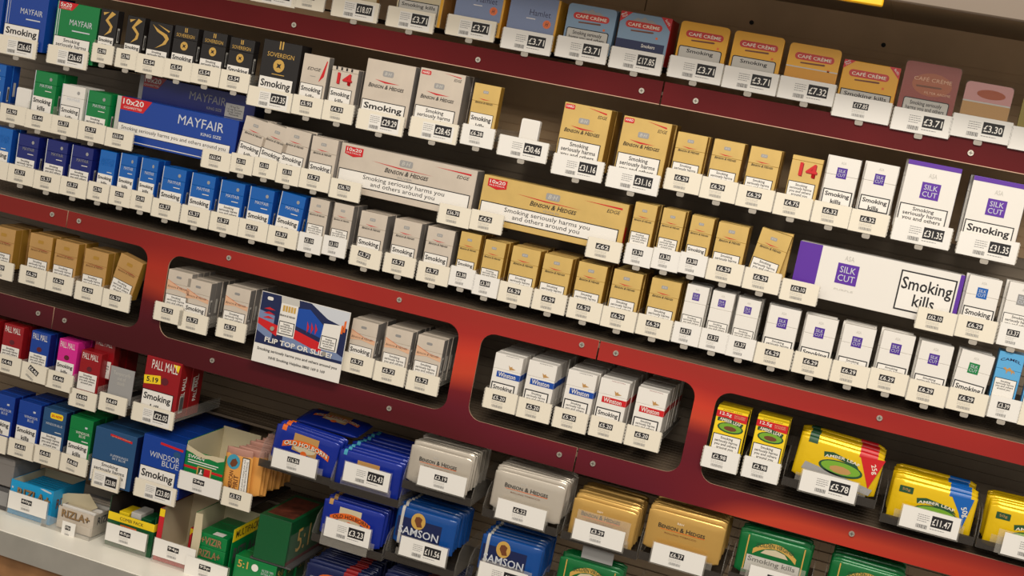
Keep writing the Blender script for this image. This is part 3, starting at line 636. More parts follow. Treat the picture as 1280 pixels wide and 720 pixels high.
 (4,'winston_red','K',(0.234,1.065,0.056,0),(0.237,0.992,0.066),'5.20',7),
 (4,'winston_red','S',(0.307,1.065,0.055,0),(0.307,0.992,0.066),'5.20',7),
 (4,'amber_slim','S',(0.458,1.064,0.059,0),(0.455,0.99,0.066),'2.98',2),
 (4,'amber_slim','S',(0.532,1.065,0.058,0),(0.53,0.991,0.066),'2.98',2),
 (5,'pall_red','S',(-1.146,0.857,0.058,0),(-1.148,0.791,0.066),'4.46',2),
 (5,'pall_red','S',(-1.08,0.859,0.05,0),(-1.078,0.792,0.066),'4.46',3),
 (5,'pall_blue','S',(-1.01,0.86,0.045,0),(-1.009,0.79,0.066),'4.46t',3),
 (5,'pall_pink','K',(-0.94,0.859,0.045,0),(-0.945,0.788,0.066),'4.46',2),
 (5,'pall_red','S',(-0.881,0.848,0.049,0),(-0.882,0.763,0.066),'4.09',5),
 (5,'greycard','K',(-0.802,0.831,0.061,0),(-0.809,0.772,0.066),'4.69',0),
 (5,'pall_big','K',(-0.707,0.874,0.084,0),(-0.711,0.771,0.099),'22.05',1),
 (6,'windsor_a','K',(-1.08,0.702,0.058,0),(-1.087,0.613,0.066),'4.01',2),
 (6,'windsor_a','K',(-1.012,0.702,0.056,0),(-1.015,0.616,0.066),'4.01',3),
 (6,'windsor_b','S',(-0.948,0.702,0.058,0),(-0.951,0.618,0.066),'4.01',3),
 (6,'windsor_green','K',(-0.88,0.701,0.055,0),(-0.881,0.617,0.066),'4.08',3),
 (6,'windsor_big_a','S',(-0.793,0.694,0.103,0),(-0.798,0.604,0.066),'23.80',2),
 (6,'windsor_big_b','K',(-0.677,0.708,0.102,0),(-0.678,0.612,0.099),'23.80',5),
 (6,'none','K',None,(-0.578,0.656,0.099),'26p',0),
 (6,'none','K',None,(-0.49,0.649,0.066),'3.92',0),
]
# ------------------------------------------------------------------ the setting
def struct(name, me, loc=(0, 0, 0)):
    o = put(name, me, None, loc); o['kind'] = 'structure'; return o
X0, X1 = -1.95, 1.75
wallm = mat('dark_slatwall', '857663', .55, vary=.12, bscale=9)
shelfm = mat('ribbed_shelf', '6a5b4b', .5, vary=.12, bscale=9)
def ribbed(x0, x1, a0, a1, step, g, horizontal, base, thick, m):
    """slab with recessed grooves running along X; horizontal=True gives a shelf deck (a=Y), else a wall (a=Z)"""
    prof = []; a = a0
    while a < a1 - 1e-6:
        e = min(a + step, a1)
        prof += [(a, 0), (e - .003, 0), (e - .003, -g), (e, -g)]
        a = e
    bm = bmesh.new(); rows = []
    for x in (x0, x1):
        r = []
        for p, d in prof:
            r.append(bm.verts.new((x, p, base + d) if horizontal else (x, base - d, p)))
        rows.append(r)
    for i in range(len(prof) - 1):
        bm.faces.new((rows[0][i], rows[0][i + 1], rows[1][i + 1], rows[1][i]))
    if horizontal: add_box(bm, x0, x1, a0, a1, base - thick, base - g - .0005)
    else: add_box(bm, x0, x1, base + g + .0005, base + thick, a0, a1)
    return finish(bm, [m])
YB = .285
wallu = mat('lightened_slatwall', 'c4a27a', .6, vary=.08, bscale=9)  # same slatwall, lightened in colour to stand in for light it lacks
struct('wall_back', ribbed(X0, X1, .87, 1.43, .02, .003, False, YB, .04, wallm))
struct('trim_4', ribbed(X0, X1, .43, .87, .02, .003, False, YB, .04, mat('low_slatwall', '8a765e', .6, vary=.1, bscale=9)))  # same slatwall, its brightness adjusted through colour
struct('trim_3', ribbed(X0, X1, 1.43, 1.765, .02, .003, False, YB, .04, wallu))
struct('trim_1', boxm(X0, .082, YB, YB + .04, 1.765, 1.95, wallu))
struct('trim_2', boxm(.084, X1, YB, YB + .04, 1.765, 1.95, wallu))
for hx in (.301, .56):
    tag(put('bolt_hole', polym(ell(0, 0, .0045, .0045, 10), M('rubber'), .002), None, (hx, YB - .002, 1.778)),
        'small dark bolt hole in the back panel, %s one above the yellow tins' % ('left' if hx < .5 else 'right'), 'bolt hole', 'bolt holes in the back panel')
# shelf decks behind the printed panels
decks = [(.002, YB, 1.1285, 'ribbed dark shelf deck along the top of the red panel'),
         (.002, YB, .914, 'ribbed dark shelf floor inside the red panel openings')]
for y0, y1, z, lab in decks:
    tag(put('shelf_deck', ribbed(X0, X1, y0, y1, .021, .002, True, z, .012, shelfm)), lab, 'shelf')
for z, lab in ((.735, 'dark lower deck behind the red cigarette packs at left'), (.575, 'dark lowest deck above the white counter shelf')):
    tag(put('shelf_deck', ribbed(X0, -.40, .19, YB, .021, .002, True, z, .008, shelfm)), lab, 'shelf')

# printed red fascia: three modules with rounded openings
def printed(name):
    m = bpy.data.materials.new(name); m.use_nodes = True; nt = m.node_tree; b = nt.nodes['Principled BSDF']
    tc = nt.nodes.new('ShaderNodeTexCoord'); sx = nt.nodes.new('ShaderNodeSeparateXYZ'); nt.links.new(tc.outputs['Object'], sx.inputs[0])
    n = nt.nodes.new('ShaderNodeTexNoise'); n.inputs['Scale'].default_value = 3.2; n.inputs['Detail'].default_value = 1.0
    mp = nt.nodes.new('ShaderNodeMapping'); mp.inputs['Scale'].default_value = (.55, 1, 1.6)
    nt.links.new(tc.outputs['Object'], mp.inputs[0]); nt.links.new(mp.outputs[0], n.inputs['Vector'])
    ma = nt.nodes.new('ShaderNodeMath'); ma.operation = 'MULTIPLY_ADD'; ma.inputs[1].default_value = .26; ma.inputs[2].default_value = -.13
    nt.links.new(n.outputs['Fac'], ma.inputs[0])
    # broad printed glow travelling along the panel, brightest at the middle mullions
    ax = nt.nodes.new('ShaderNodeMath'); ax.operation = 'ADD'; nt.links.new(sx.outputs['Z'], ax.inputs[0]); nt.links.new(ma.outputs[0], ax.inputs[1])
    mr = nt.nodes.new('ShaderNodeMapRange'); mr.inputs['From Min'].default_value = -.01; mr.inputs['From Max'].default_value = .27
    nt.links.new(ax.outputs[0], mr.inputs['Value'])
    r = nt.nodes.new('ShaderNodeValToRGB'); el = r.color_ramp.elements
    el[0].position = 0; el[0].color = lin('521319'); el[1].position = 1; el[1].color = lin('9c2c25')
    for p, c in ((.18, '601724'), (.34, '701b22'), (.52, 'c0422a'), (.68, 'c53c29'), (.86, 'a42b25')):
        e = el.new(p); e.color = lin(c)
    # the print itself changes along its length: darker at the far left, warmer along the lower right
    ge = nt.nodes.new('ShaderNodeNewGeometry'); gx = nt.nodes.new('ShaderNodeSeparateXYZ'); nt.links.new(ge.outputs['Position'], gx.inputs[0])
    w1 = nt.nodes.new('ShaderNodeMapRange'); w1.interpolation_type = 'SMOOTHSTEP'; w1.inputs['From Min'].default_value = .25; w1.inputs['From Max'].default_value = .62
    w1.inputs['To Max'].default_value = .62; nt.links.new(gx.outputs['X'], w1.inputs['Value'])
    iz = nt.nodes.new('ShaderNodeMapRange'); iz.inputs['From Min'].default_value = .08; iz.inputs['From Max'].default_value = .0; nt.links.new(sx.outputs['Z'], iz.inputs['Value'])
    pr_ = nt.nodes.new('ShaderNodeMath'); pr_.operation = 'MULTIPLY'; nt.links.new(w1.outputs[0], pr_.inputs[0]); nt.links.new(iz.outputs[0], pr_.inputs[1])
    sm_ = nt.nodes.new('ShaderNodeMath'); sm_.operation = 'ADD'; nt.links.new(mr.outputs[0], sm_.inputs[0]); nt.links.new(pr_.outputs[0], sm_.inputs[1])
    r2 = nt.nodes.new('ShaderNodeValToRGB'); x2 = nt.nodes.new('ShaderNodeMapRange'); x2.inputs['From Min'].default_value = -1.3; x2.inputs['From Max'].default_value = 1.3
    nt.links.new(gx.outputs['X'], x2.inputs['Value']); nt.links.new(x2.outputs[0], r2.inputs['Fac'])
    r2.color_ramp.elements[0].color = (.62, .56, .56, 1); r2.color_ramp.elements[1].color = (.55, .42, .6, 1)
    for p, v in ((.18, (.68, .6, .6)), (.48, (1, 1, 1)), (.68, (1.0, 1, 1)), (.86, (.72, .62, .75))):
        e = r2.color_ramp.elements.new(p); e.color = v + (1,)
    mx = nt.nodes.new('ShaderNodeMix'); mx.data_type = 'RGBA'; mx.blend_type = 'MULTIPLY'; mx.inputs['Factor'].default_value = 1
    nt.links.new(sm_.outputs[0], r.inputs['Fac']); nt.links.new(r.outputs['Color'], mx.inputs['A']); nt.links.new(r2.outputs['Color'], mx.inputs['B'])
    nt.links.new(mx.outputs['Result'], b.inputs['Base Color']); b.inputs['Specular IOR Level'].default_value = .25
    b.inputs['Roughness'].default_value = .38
    return m
pm_ = printed('printed_red')
railm = mat('maroon_rail', '5a1114', .5, spec=.15, vary=.2, bscale=3)
def notch_panel(xa, xb, zt, zb, ot, obm, openings, r=.028):
    """fascia module: full-height outline with rounded openings; openings may run off either end"""
    cu = bpy.data.curves.new('c', 'CURVE'); cu.dimensions = '2D'; cu.fill_mode = 'BOTH'; cu.extrude = .0015
    def spline(pts):
        s = cu.splines.new('POLY'); s.points.add(len(pts) - 1)
        for q, (x, z) in zip(s.points, pts): q.co = (x, z, 0, 1)
        s.use_cyclic_u = True
    def arc(cx, cz, a0, a1, n=8):
        return [(cx + r * math.cos(math.radians(a0 + (a1 - a0) * k / n)), cz + r * math.sin(math.radians(a0 + (a1 - a0) * k / n))) for k in range(n + 1)]
    out = [(xa, zt), (xb, zt)]
    right = [o for o in openings if o[1] >= xb]; left = [o for o in openings if o[0] <= xa]
    if right:
        o = right[0]; out += [(xb, ot)] + arc(o[0] + r, ot - r, 90, 180) + arc(o[0] + r, obm + r, 180, 270) + [(xb, obm)]
    out += [(xb, zb), (xa, zb)]
    if left:
        o = left[0]; out += [(xa, obm)] + arc(o[1] - r, obm + r, 270, 360) + arc(o[1] - r, ot - r, 0, 90) + [(xa, ot)]
    spline(out)
    for o in openings:
        if o[0] > xa and o[1] < xb:
            spline(arc(o[1] - r, ot - r, 0, 90) + arc(o[0] + r, ot - r, 90, 180) + arc(o[0] + r, obm + r, 180, 270) + arc(o[1] - r, obm + r, 270, 360))
    ob = bpy.data.objects.new('c', cu); COL.objects.link(ob); bpy.context.view_layer.update()
    me = bpy.data.meshes.new_from_object(ob.evaluated_get(bpy.context.evaluated_depsgraph_get()))
    bpy.data.objects.remove(ob); bpy.data.curves.remove(cu)
    for v in me.vertices: v.co = (v.co.x, -v.co.z + .0015, v.co.y)
    me.materials.clear(); me.materials.append(pm_); me.materials.append(MATS['cream_edge_glint'])
    for p in me.polygons: p.material_index = 0 if abs(p.normal.y) > .7 else 1
    return me
def screw(parent, x, z, y=0.):
    s = put('screw', polym(ell(0, 0, .0052, .0052, 12), MATS['screw_steel'], .0025), parent, (x, y - .0025, z))
    put('screw_cross', polym([(-.0032, -.0006), (-.0006, -.0006), (-.0006, -.0032), (.0006, -.0032), (.0006, -.0006), (.0032, -.0006), (.0032, .0006), (.0006, .0006), (.0006, .0032), (-.0006, .0032), (-.0006, .0006), (-.0032, .0006)], MATS['screw_slot']), s, (0, -.0003, 0))
mods = [(-1.95, -.991, [(-2.4, -.785)], 'red printed fascia panel at the far left with no whole opening', []),
        (-.989, .187, [(-2.4, -.785), (-.735, -.086), (-.040, 2.4)], 'red printed fascia panel in the middle with rounded openings', [-.96, -.6, -.22, .156]),
        (.190, 1.75, [(-2.4, .384), (.423, 2.4)], 'red printed fascia panel at the right with rounded openings', [.223, .71, 1.2])]
for xa, xb, ops, lab, sc in mods:
    t = root('printed_fascia', lab, 'fascia', ((xa + xb) / 2, 0, .873), group='red printed fascia panels')
    ops2 = [o for o in ops if not (o[1] < xa)]
    if xa < -1: ops2 = [(-1.9, 9)]
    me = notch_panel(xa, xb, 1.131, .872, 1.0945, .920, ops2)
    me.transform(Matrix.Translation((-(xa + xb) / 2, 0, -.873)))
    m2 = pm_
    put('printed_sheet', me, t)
    if xa < -1: sc = [-1.027, -1.4]
    for x in sc:
        screw(t, x - (xa + xb) / 2, 1.1155 - .873); screw(t, x - (xa + xb) / 2 + (.0 if x != -.22 else .02), .8985 - .873)
for xa, xb, sc, lab in ((-1.95, .200, [-.90, -.559, -.163, .163], 'left length of dark maroon fascia rail under the cigar row'),
                        (.203, 1.75, [.266, .755], 'right length of dark maroon fascia rail under the cigar row')):
    t = root('fascia_rail', lab, 'fascia rail', ((xa + xb) / 2, .035, 1.583), group='maroon fascia rails')
    w2 = (xb - xa) / 2
    put('rail_sheet', boxm(-w2, w2, 0, .003, 0, .042, railm), t)
    put('rail_edge', boxm(-w2, w2, .0, .003, -.0012, 0, MATS['cream_edge_glint']), t)
    for x in sc: screw(t, x - (xa + xb) / 2, .018)
tag(put('shelf_deck', boxm(X0, X1, .04, YB, 1.60, 1.606, shelfm)), 'thin dark shelf deck behind the maroon rail', 'shelf')

# header box over the top row
t = root('header_box', 'cream header box over the top right corner', 'header box', (1.16, 0, 1.807))
put('box_shell', boxm(-.592, .59, -.2, -.185, 0, .215, mat('header_cream', '736455', .5), .002), t)
put('soffit', boxm(-.592, .59, -.184, .284, .021, .04, mat('soffit_brown', '9c8566', .7)), t)
t = root('header_sign', 'yellow header sign above the blue and yellow tins', 'header sign', (-.7, 0, 1.795))
put('sign_face', boxm(-1.25, 1.265, -.2, -.185, 0, .215, mat('header_yellow', 'f2b705', .4), .002), t)
put('soffit', boxm(-1.25, 1.2675, -.184, .284, .033, .052, MATS['soffit_brown']), t)

# white counter shelf at the bottom
t = root('counter', 'white counter shelf with grey metal edge and wooden doors below', 'counter', (-.1, .12, 0))
put('counter_top', boxm(-1.85, 1.85, -.21, .165, .405, .443, mat('white_laminate', 'f6f1e4', .35, vary=.03, bscale=6), .001), t)
put('edge_strip', boxm(-1.85, 1.85, -.214, -.2102, .391, .442, mat('brushed_steel', 'b6b2a8', .4, .4, vary=.08, bscale=14)), t)
wood = mat('wood_veneer', '9a6f47', .5, vary=.2, bscale=16)
for i, xa in enumerate((-1.85, -.898, -.298, .302, .902)):
    xb = (-.898, -.298, .302, .902, 1.5)[i] - .003
    put('door_front', boxm(xa, xb, -.195, -.175, .02, .386, wood, .001), t)
put('carcass', boxm(-1.85, 1.85, -.174, .165, .0, .404, M('dgrey')), t)

# ------------------------------------------------------------------ rows of packs, tags and trays
YR = {0: .03, 1: .03, 2: .03, 3: .03, 4: -.01, 5: -.01, 6: -.01}
cnt = {}
for r, kind, var, p, tg, price, nb in ROWS:
    Y = YR[r]
    tx, tz, tw = tg
    style = ''
    if price == '23.80' and tw < .08: style = 'g'
    if price == '26p': style = 's'
    if price.endswith('s'): price, style = price[:-1], 's'
    if price.endswith('t'): price, style = price[:-1], 't'
    if r == 3 and abs(tx + .32) < .02: style = 'u'
    if r == 6 and price == '4.08': style = 'u'
    tint = 'white' if ((tw > .09 and tx > -.13) or (tw < .06 and tx > -.5) or r == 4 and tx > .4 or price in ('26p', '6.28')) else 'cream'
    rn = ROWN[r]
    pk = (r, 'tray'); cnt[pk] = cnt.get(pk, 0) + 1
    oi = cnt[pk] - 1
    n_in_row = sum(1 for q in ROWS if q[0] == r)
    if oi >= (n_in_row + 1) // 2: loc_s = '%s from right' % ORD[n_in_row - 1 - oi]
    else: loc_s = '%s from left' % ORD[oi]
    what = {True: 'wide', False: 'small'}[tw > .09]
    pn = price if price.endswith('p') else '£' + price
    new_tag(tw, price, tint, style, (tx, Y, tz), '%s %s price tag reading %s, %s in %s' % (what, tint, pn, loc_s, rn), 'price tags in the ' + rn)
    if p is None: zf = -.03
    elif kind in ('card', 'greycard'): zf = -.02
    else: zf = p[1] - K[kind]['H'] / 1000 - tz
    zf = max(-.034, min(-.003, zf))
    depth = .24 if r != 0 else .2
    if p is None and price not in ('26p', '3.92'): depth = .05
    if r in (5, 6): depth = .19
    new_tray(tw, zf, depth, r < 4 and kind != 'none', r > 0 and kind != 'none' and (p is None or kind in ('card', 'greycard') or abs(p[0] - tx) + K[kind]['W'] / 2000 < tw / 2 - .0022), (tx, Y + .0004, tz), 'clear plastic tray with its front lip, %s in %s' % (loc_s, rn), 'display trays in the ' + rn)
    if p is None: continue
    x, zt, wd, ang = p
    if kind in ('card', 'greycard'):
        if kind == 'card':
            t = root('blank_card', 'blank white plastic card above the %s tag in %s' % (pn, rn), 'card', (x, Y + .01, zt - .07), group=None)
            put('card_plate', polym(rrect(-.0185, 0, .0185, .07, .004), M('tagwhite'), .012), t)
            put('card_face', polym(rrect(-.0155, .003, .0155, .067, .003), M('white')), t, (0, -.0004, 0))
        else:
            t = root('out_of_stock_card', 'grey card reading Temporarily out of stock beside the red packs', 'card', (x, Y + .008, zt - .075))
            put('card_plate', polym([(-.029, 0), (.029, 0), (.029, .075), (-.029, .075)], M('cardgrey'), .0015), t)
            lettering(t, 'Temporarily\nout of\nstock', 0, .052, .042, .028, 'lgrey', '', y=-.0004)
        continue
    H = K[kind]['H'] / 1000; D = K[kind]['D'] / 1000
    pk = (r, kind); cnt[pk] = cnt.get(pk, 0) + 1
    nk = sum(1 for q in ROWS if q[0] == r and q[1] == kind and q[3])
    d = K[kind]['d']
    if nk == 1: lab = '%s in %s, %s tag' % (d, rn, pn)
    else: lab = '%s, %s such from left, %s' % (d, ORD[cnt[pk] - 1], rn.replace('first row under the panel', 'row below panel'))
    rot = (0, math.radians(ang), 0)
    z0 = zt - H
    xx = x
    if ang:
        # pivot: keep the top centre where it is
        xx = x - H * math.sin(math.radians(ang)); z0 = zt - H * math.cos(math.radians(ang))
    cat = 'cigar tin' if r == 0 else ('tobacco pack' if kind.startswith('amber') else 'cigarette pack')
    new_pack(kind, var, (xx, Y + .006, z0), rot, lab, cat, '%s (%s)' % (d, rn))
    zfl = zt - H
    for b in range(nb):
        if K[kind].get('tin'): step = .016
        else: step = D + .0012
        jx = rnd.uniform(-.0015, .0015)
        if kind.startswith('silk') and x > .4 and b == 0: jx = -.004
        bl = '%s %s deep behind tag %s, %s' % (d.split(' with ')[0], ['second', 'third', 'fourth', 'fifth', 'sixth', 'seventh', 'eighth'][b], loc_s, rn)
        back_pack(kind, (x + jx, Y + .006 + step * (b + 1), zfl + rnd.uniform(.0001, .0007)), (0, 0, 0), bl, cat, 'packs queued behind %s' % rn)

# extra red pack lying on top behind the front pack of the right red queue
t = copy_tree(PACK[('pall_red', 'S')]); t.location = (-.868, .021, .790); t.rotation_euler = (0, 0, 0)
tag(t, 'red pack standing higher behind the £4.09 red pack', 'cigarette pack', 'red packs')

# ------------------------------------------------------------------ cartons of ten lying across two tags
def carton(label, x0, x1, z0, z1, y, body, side, feats, extra=None):
    W = (x1 - x0); H = z1 - z0
    t = root('cigarette_carton', label, 'cigarette carton', ((x0 + x1) / 2, y, z0), group='long cartons in the third row')
    put('carton_body', boxm(-W / 2, W / 2, 0, .045, 0, H, M(body), .0008), t)
    if side != body: put('end_panel', boxm(W / 2, W / 2 + .0003, .001, .044, .001, H - .001, M(side)), t)
    print_features(t, dict(f=feats), W, H)
    return t
def warn_strip(t, W, H, x0, z0, x1, z1, s, bd, style='', wfr=.7, hfr=.7, cx=None):
    b = bd / 1000
    X0_, X1_, ZA, ZB = x0 / 1000 - W / 2, x1 / 1000 - W / 2, H - z1 / 1000, H - z0 / 1000
    wl = put('warning_label', polym([(X0_, ZA), (X1_, ZA), (X1_, ZB), (X0_, ZB)], M('ink')), t, (0, -.0008, 0))
    put('label_panel', polym([(X0_ + b, ZA + b), (X1_ - b, ZA + b), (X1_ - b, ZB - b), (X0_ + b, ZB - b)], M('paper')), wl, (0, -.0002, 0))
    lettering(wl, s, (X0_ + X1_) / 2 if cx is None else cx / 1000 - W / 2, (ZA + ZB) / 2, (X1_ - X0_) * wfr, (ZB - ZA) * hfr, 'ink', style, y=-.0005, name='warning_lettering')
mf = [('r', 'silver_end', 0, 0, 10, 96, 'lgrey', 1), ('p', 'red_corner', [(10, 0), (84, 0), (66, 27), (10, 27)], 'red', 1), ('t', '10x20', 40, 9, 50, 12, 'white', 'b', 2), ('t', 'CIGARETTES', 40, 21, 44, 4.5, 'white', '', 2),
      ('t', 'MAYFAIR', 205, 22, 108, 19, 'silver_ink', ''), ('t', 'KING SIZE', 232, 43, 48, 6.5, 'silver_ink', 'b')]
t = carton('long royal blue carton with red corner in third row, front one', -.945, -.654, 1.294, 1.389, .05, 'winb', 'dblue', mf)
warn_strip(t, .291, .095, 10, 54, 280, 75, 'Smoking seriously harms you and others around you', .8, '', .93, .5)
put('white_line', polym([(-.145, .004), (.145, .004), (.145, .0055), (-.145, .0055)], M('white')), t, (0, -.0006, 0))
t = carton('darker blue carton raised behind the royal blue carton', -.930, -.650, 1.345, 1.440, .10, 'dblue', 'navy',
           [('r', 'silver_end', 0, 0, 10, 96, 'grey', 1), ('p', 'red_corner', [(10, 0), (64, 0), (46, 24), (10, 24)], 'dred', 1), ('t', '10x20', 32, 8, 40, 11, 'lgrey', 'b', 2), ('t', 'CIGARETTES', 30, 19, 36, 4, 'lgrey', '', 2),
            ('t', 'MAYFAIR', 168, 22, 88, 17, 'grey', ''), ('t', 'KING SIZE', 186, 41, 36, 6, 'grey', 'b'), ('r', 'tar_label', 212, 22, 256, 50, 'lgrey', 1), ('t', '10 mg Tar\n1.0 mg Nicotine\n10 mg Carbon\nMonoxide', 234, 36, 36, 20, 'ink', '', 2)])
def bhf(word):
    return [('p', 'red_badge', [(10, 5), (49, 5), (49, 21), (29, 25), (10, 20)], 'red', 1), ('t', '10x20', 29.5, 10.5, 32, 7, 'white', 'b', 2), ('t', 'MULTIPACK', 29.5, 17.5, 32, 3, 'white', '', 2),
            ('p', 'emblem', rrect(130, 10, 158, 23, 3), 'cardgrey', 1), ('t', 'B·H', 144, 16.5, 19, 8, 'lgrey', 'bi', 2), ('p', 'red_flash', [(70, 24), (130, 26.5), (205, 29), (130, 28.8)], 'red', 1),
            ('t', 'Benson & Hedges', 148, 36, 94, 9.5, 'ink', 'bic'), ('t', word, 146, 46, 32, 3.2, 'cardgrey', ''), ('p', 'red_wedge', [(205, 9), (282, 9), (282, 12.5)], 'red', 1), ('t', 'EDGE', 266, 19, 26, 6.5, 'ink', 'i')]
t = carton('long silver carton with red wedge in third row', -.420, -.127, 1.296, 1.391, .05, 'silver', 'silverside', bhf('SILVER'))
warn_strip(t, .293, .095, 3, 50, 287, 82, 'Smoking seriously harms you\nand others around you', 1.8, '', .62, .72, 146)
t = carton('long gold carton with red wedge in third row', -.112, .181, 1.294, 1.388, .05, 'gold', 'goldside', bhf('GOLD'))
warn_strip(t, .293, .094, 3, 50, 283, 82, 'Smoking seriously harms you\nand others around you', 1.8, '', .62, .72, 140)
put('red_side_flash', boxm(.1466, .1469, .004, .02, .02, .05, M('red')), t)
t = carton('long white carton with purple end in third row', .505, .796, 1.294, 1.390, .05, 'white', 'purple',
           [('r', 'purple_end', 0, 0, 41, 96, 'purple', 1), ('t', 'ASA', 92, 14, 17, 9, 'lgrey', ''), ('r', 'logo_square', 74, 24, 112, 61, 'purple', 1), ('t', 'SILK\nCUT', 93, 42.5, 30, 27, 'silver_ink', '', 2), ('t', 'PURPLE', 93, 72, 34, 3, 'lgrey', ''), ('r', 'purple_edge', 284, 0, 291, 96, 'purple', 1)])
warn_strip(t, .291, .096, 184, 12, 281, 84, 'Smoking\nkills', 2.6, 'b', .9, .7)

# ------------------------------------------------------------------ promo card hung on the red panel
t = root('promo_card', 'printed promotional card reading FLIP TOP OR SLIDE? hung over the opening', 'promo card', (-.405, -.022, .926))
cw, chh = .196, .145
put('card_sheet', boxm(-cw / 2, cw / 2, 0, .0015, 0, chh, M('white')), t)
def P(n, pts, m, lay=1): put(n, polym([(x / 1000 - cw / 2, chh - z / 1000) for x, z in pts], M(m)), t, (0, -.0002 - .0002 * lay, 0))
P('blue_print', [(1, 1), (195, 1), (195, 106), (1, 106)], 'navy', 1)
P('pale_print', [(1, 38), (36, 44), (36, 96), (1, 80)], 'hamletb', 2)
P('pale_print', [(78, 70), (150, 74), (195, 92), (195, 100), (60, 100), (60, 80)], 'hamletb', 2)
P('pale_print', [(110, 1), (195, 1), (195, 34), (150, 24)], 'silver_ink', 2)
P('blue_glow', [(78, 18), (110, 14), (148, 42), (146, 66), (78, 52)], 'mblue', 2)
P('red_ribbon', [(1, 54), (46, 62), (46, 84), (1, 66)], 'red', 3)
P('red_ribbon', [(78, 60), (140, 74), (150, 96), (76, 78)], 'red', 3)
for i in range(3):
    P('red_chevron', [(10, 34 + 9 * i), (22, 29 + 9 * i), (36, 33 + 9 * i), (22, 34 + 9 * i)], 'red', 4)
    P('red_chevron', [(108 + 9 * i, 38), (114 + 9 * i, 50), (110 + 9 * i, 62), (109 + 9 * i, 50)], 'red', 4)
P('printed_pack', [(46, 8), (84, 8), (84, 80), (46, 80)], 'white', 4)
P('printed_lid', [(44, 0), (84, 0), (86, 14), (46, 14)], 'lgrey', 5)
P('printed_pack', [(144, 34), (182, 30), (180, 86), (140, 86)], 'white', 4)
for i in range(5):
    P('printed_cigarette', [(51 + 6 * i, 18), (55.5 + 6 * i, 18), (55.5 + 6 * i, 30), (51 + 6 * i, 30)], 'gold_ink', 6)
for i in range(2):
    P('printed_cigarette', [(182 + 5 * i, 30 - 10 * i), (186 + 5 * i, 28 - 10 * i), (186 + 5 * i, 46 - 4 * i), (182 + 5 * i, 46 - 4 * i)], 'orange', 6)
for x, z in ((48, 50), (143, 58)):
    P('printed_label', [(x, z), (x + 34, z), (x + 34, z + 26), (x, z + 26)], 'ink', 7)
    P('label_print', [(x + 1.6, z + 1.6), (x + 32.4, z + 1.6), (x + 32.4, z + 24.4), (x + 1.6, z + 24.4)], 'paper', 8)
    lettering(t, WT['S'], (x + 17) / 1000 - cw / 2, chh - (z + 13) / 1000, .026, .019, 'ink', 'b', y=-.0022)
lettering(t, 'Benson & Hedges', .064 - cw / 2, chh - .038, .034, .004, 'ink', 'bic', y=-.0022)
P('emblem', rrect(14, 8, 27, 15, 3), 'white', 4)
lettering(t, 'FLIP TOP OR SLIDE?', (.098) - cw / 2, chh - .0945, .150, .0105, 'white', 'B', y=-.0024)
lettering(t, 'Smoking seriously harms you and others around you', .098 - cw / 2, chh - .117, .178, .0075, 'ink', 'b', y=-.0006)
lettering(t, 'NHS Smoking Helpline 0800 169 0 169', .1 - cw / 2, chh - .131, .126, .0072, 'ink', 'b', y=-.0006)
for x, z in ((.036, .070), (.156, .093)):
    put('fixing_screw', polym(ell(0, 0, .0045, .0045, 12), MATS['screw_steel'], .003), t, (x - cw / 2, -.0045, chh - z))

# ------------------------------------------------------------------ tobacco pouches in clear tubs
def top_band(x0, x1, th, h, m, g=.0004, full=False):
    key = ('tb', round(x0, 4), round(x1, 4), th, h, m.name, full)
    if key in CACHE: return CACHE[key]
    bm = bmesh.new(); rows = []
    for x in (x0, x1):
        r = []
        for i in range(41):
            a = 2 * math.pi * i / 40; c, s = math.cos(a), math.sin(a)
            yy = math.copysign(abs(c) ** (2 / 3.4), c) * (th / 2 + g); zz = math.copysign(abs(s) ** .4, s) * (h / 2 + g)
            if full or zz > h * .34: r.append(bm.verts.new((x, th / 2 + yy, h / 2 + zz)))
        rows.append(r)
    for i in range(len(rows[0]) - 1):
        f = bm.faces.new((rows[0][i], rows[0][i + 1], rows[1][i + 1], rows[1][i])); f.smooth = True
    CACHE[key] = finish(bm, [m], True); return CACHE[key]
def loft(x0, x1, th, h, ends, m, grow=0.):
    """pillow shape: superelliptic YZ section run along X, front at y=0"""
    key = ('loft', round(x0, 4), round(x1, 4), th, h, ends, m.name, grow)
    if key in CACHE: return CACHE[key]
    bm = bmesh.new(); st = []
    N = 20
    xs = [(x0, .18, .9), (x0 + .004, .3, .93), (x0 + .010, .85, .99), (x0 + .02, 1, 1), (x1 - .02, 1, 1), (x1 - .010, .85, .99), (x1 - .004, .3, .93), (x1, .18, .9)] if ends else [(x0, 1, 1), (x1, 1, 1)]
    for x, ky, kz in xs:
        ring = []
        for i in range(N):
            a = 2 * math.pi * i / N; c, s = math.cos(a), math.sin(a)
            e = 2 / 3.4
            yy = math.copysign(abs(c) ** e, c) * (th / 2 + grow) * ky; zz = math.copysign(abs(s) ** (2 / 5.), s) * (h / 2 + grow) * kz
            ring.append(bm.verts.new((x, th / 2 + yy, h / 2 + zz)))
        st.append(ring)
    for a, b in zip(st, st[1:]):
        for i in range(N):
            f = bm.faces.new((a[i], a[(i + 1) % N], b[(i + 1) % N], b[i])); f.smooth = True
    bm.faces.new(st[0]); bm.faces.new(list(reversed(st[-1])))
    bmesh.ops.recalc_face_normals(bm, faces=bm.faces)
    me = bpy.data.meshes.new('m'); bm.to_mesh(me); bm.free(); me.materials.append(m)
    CACHE[key] = me
    return me
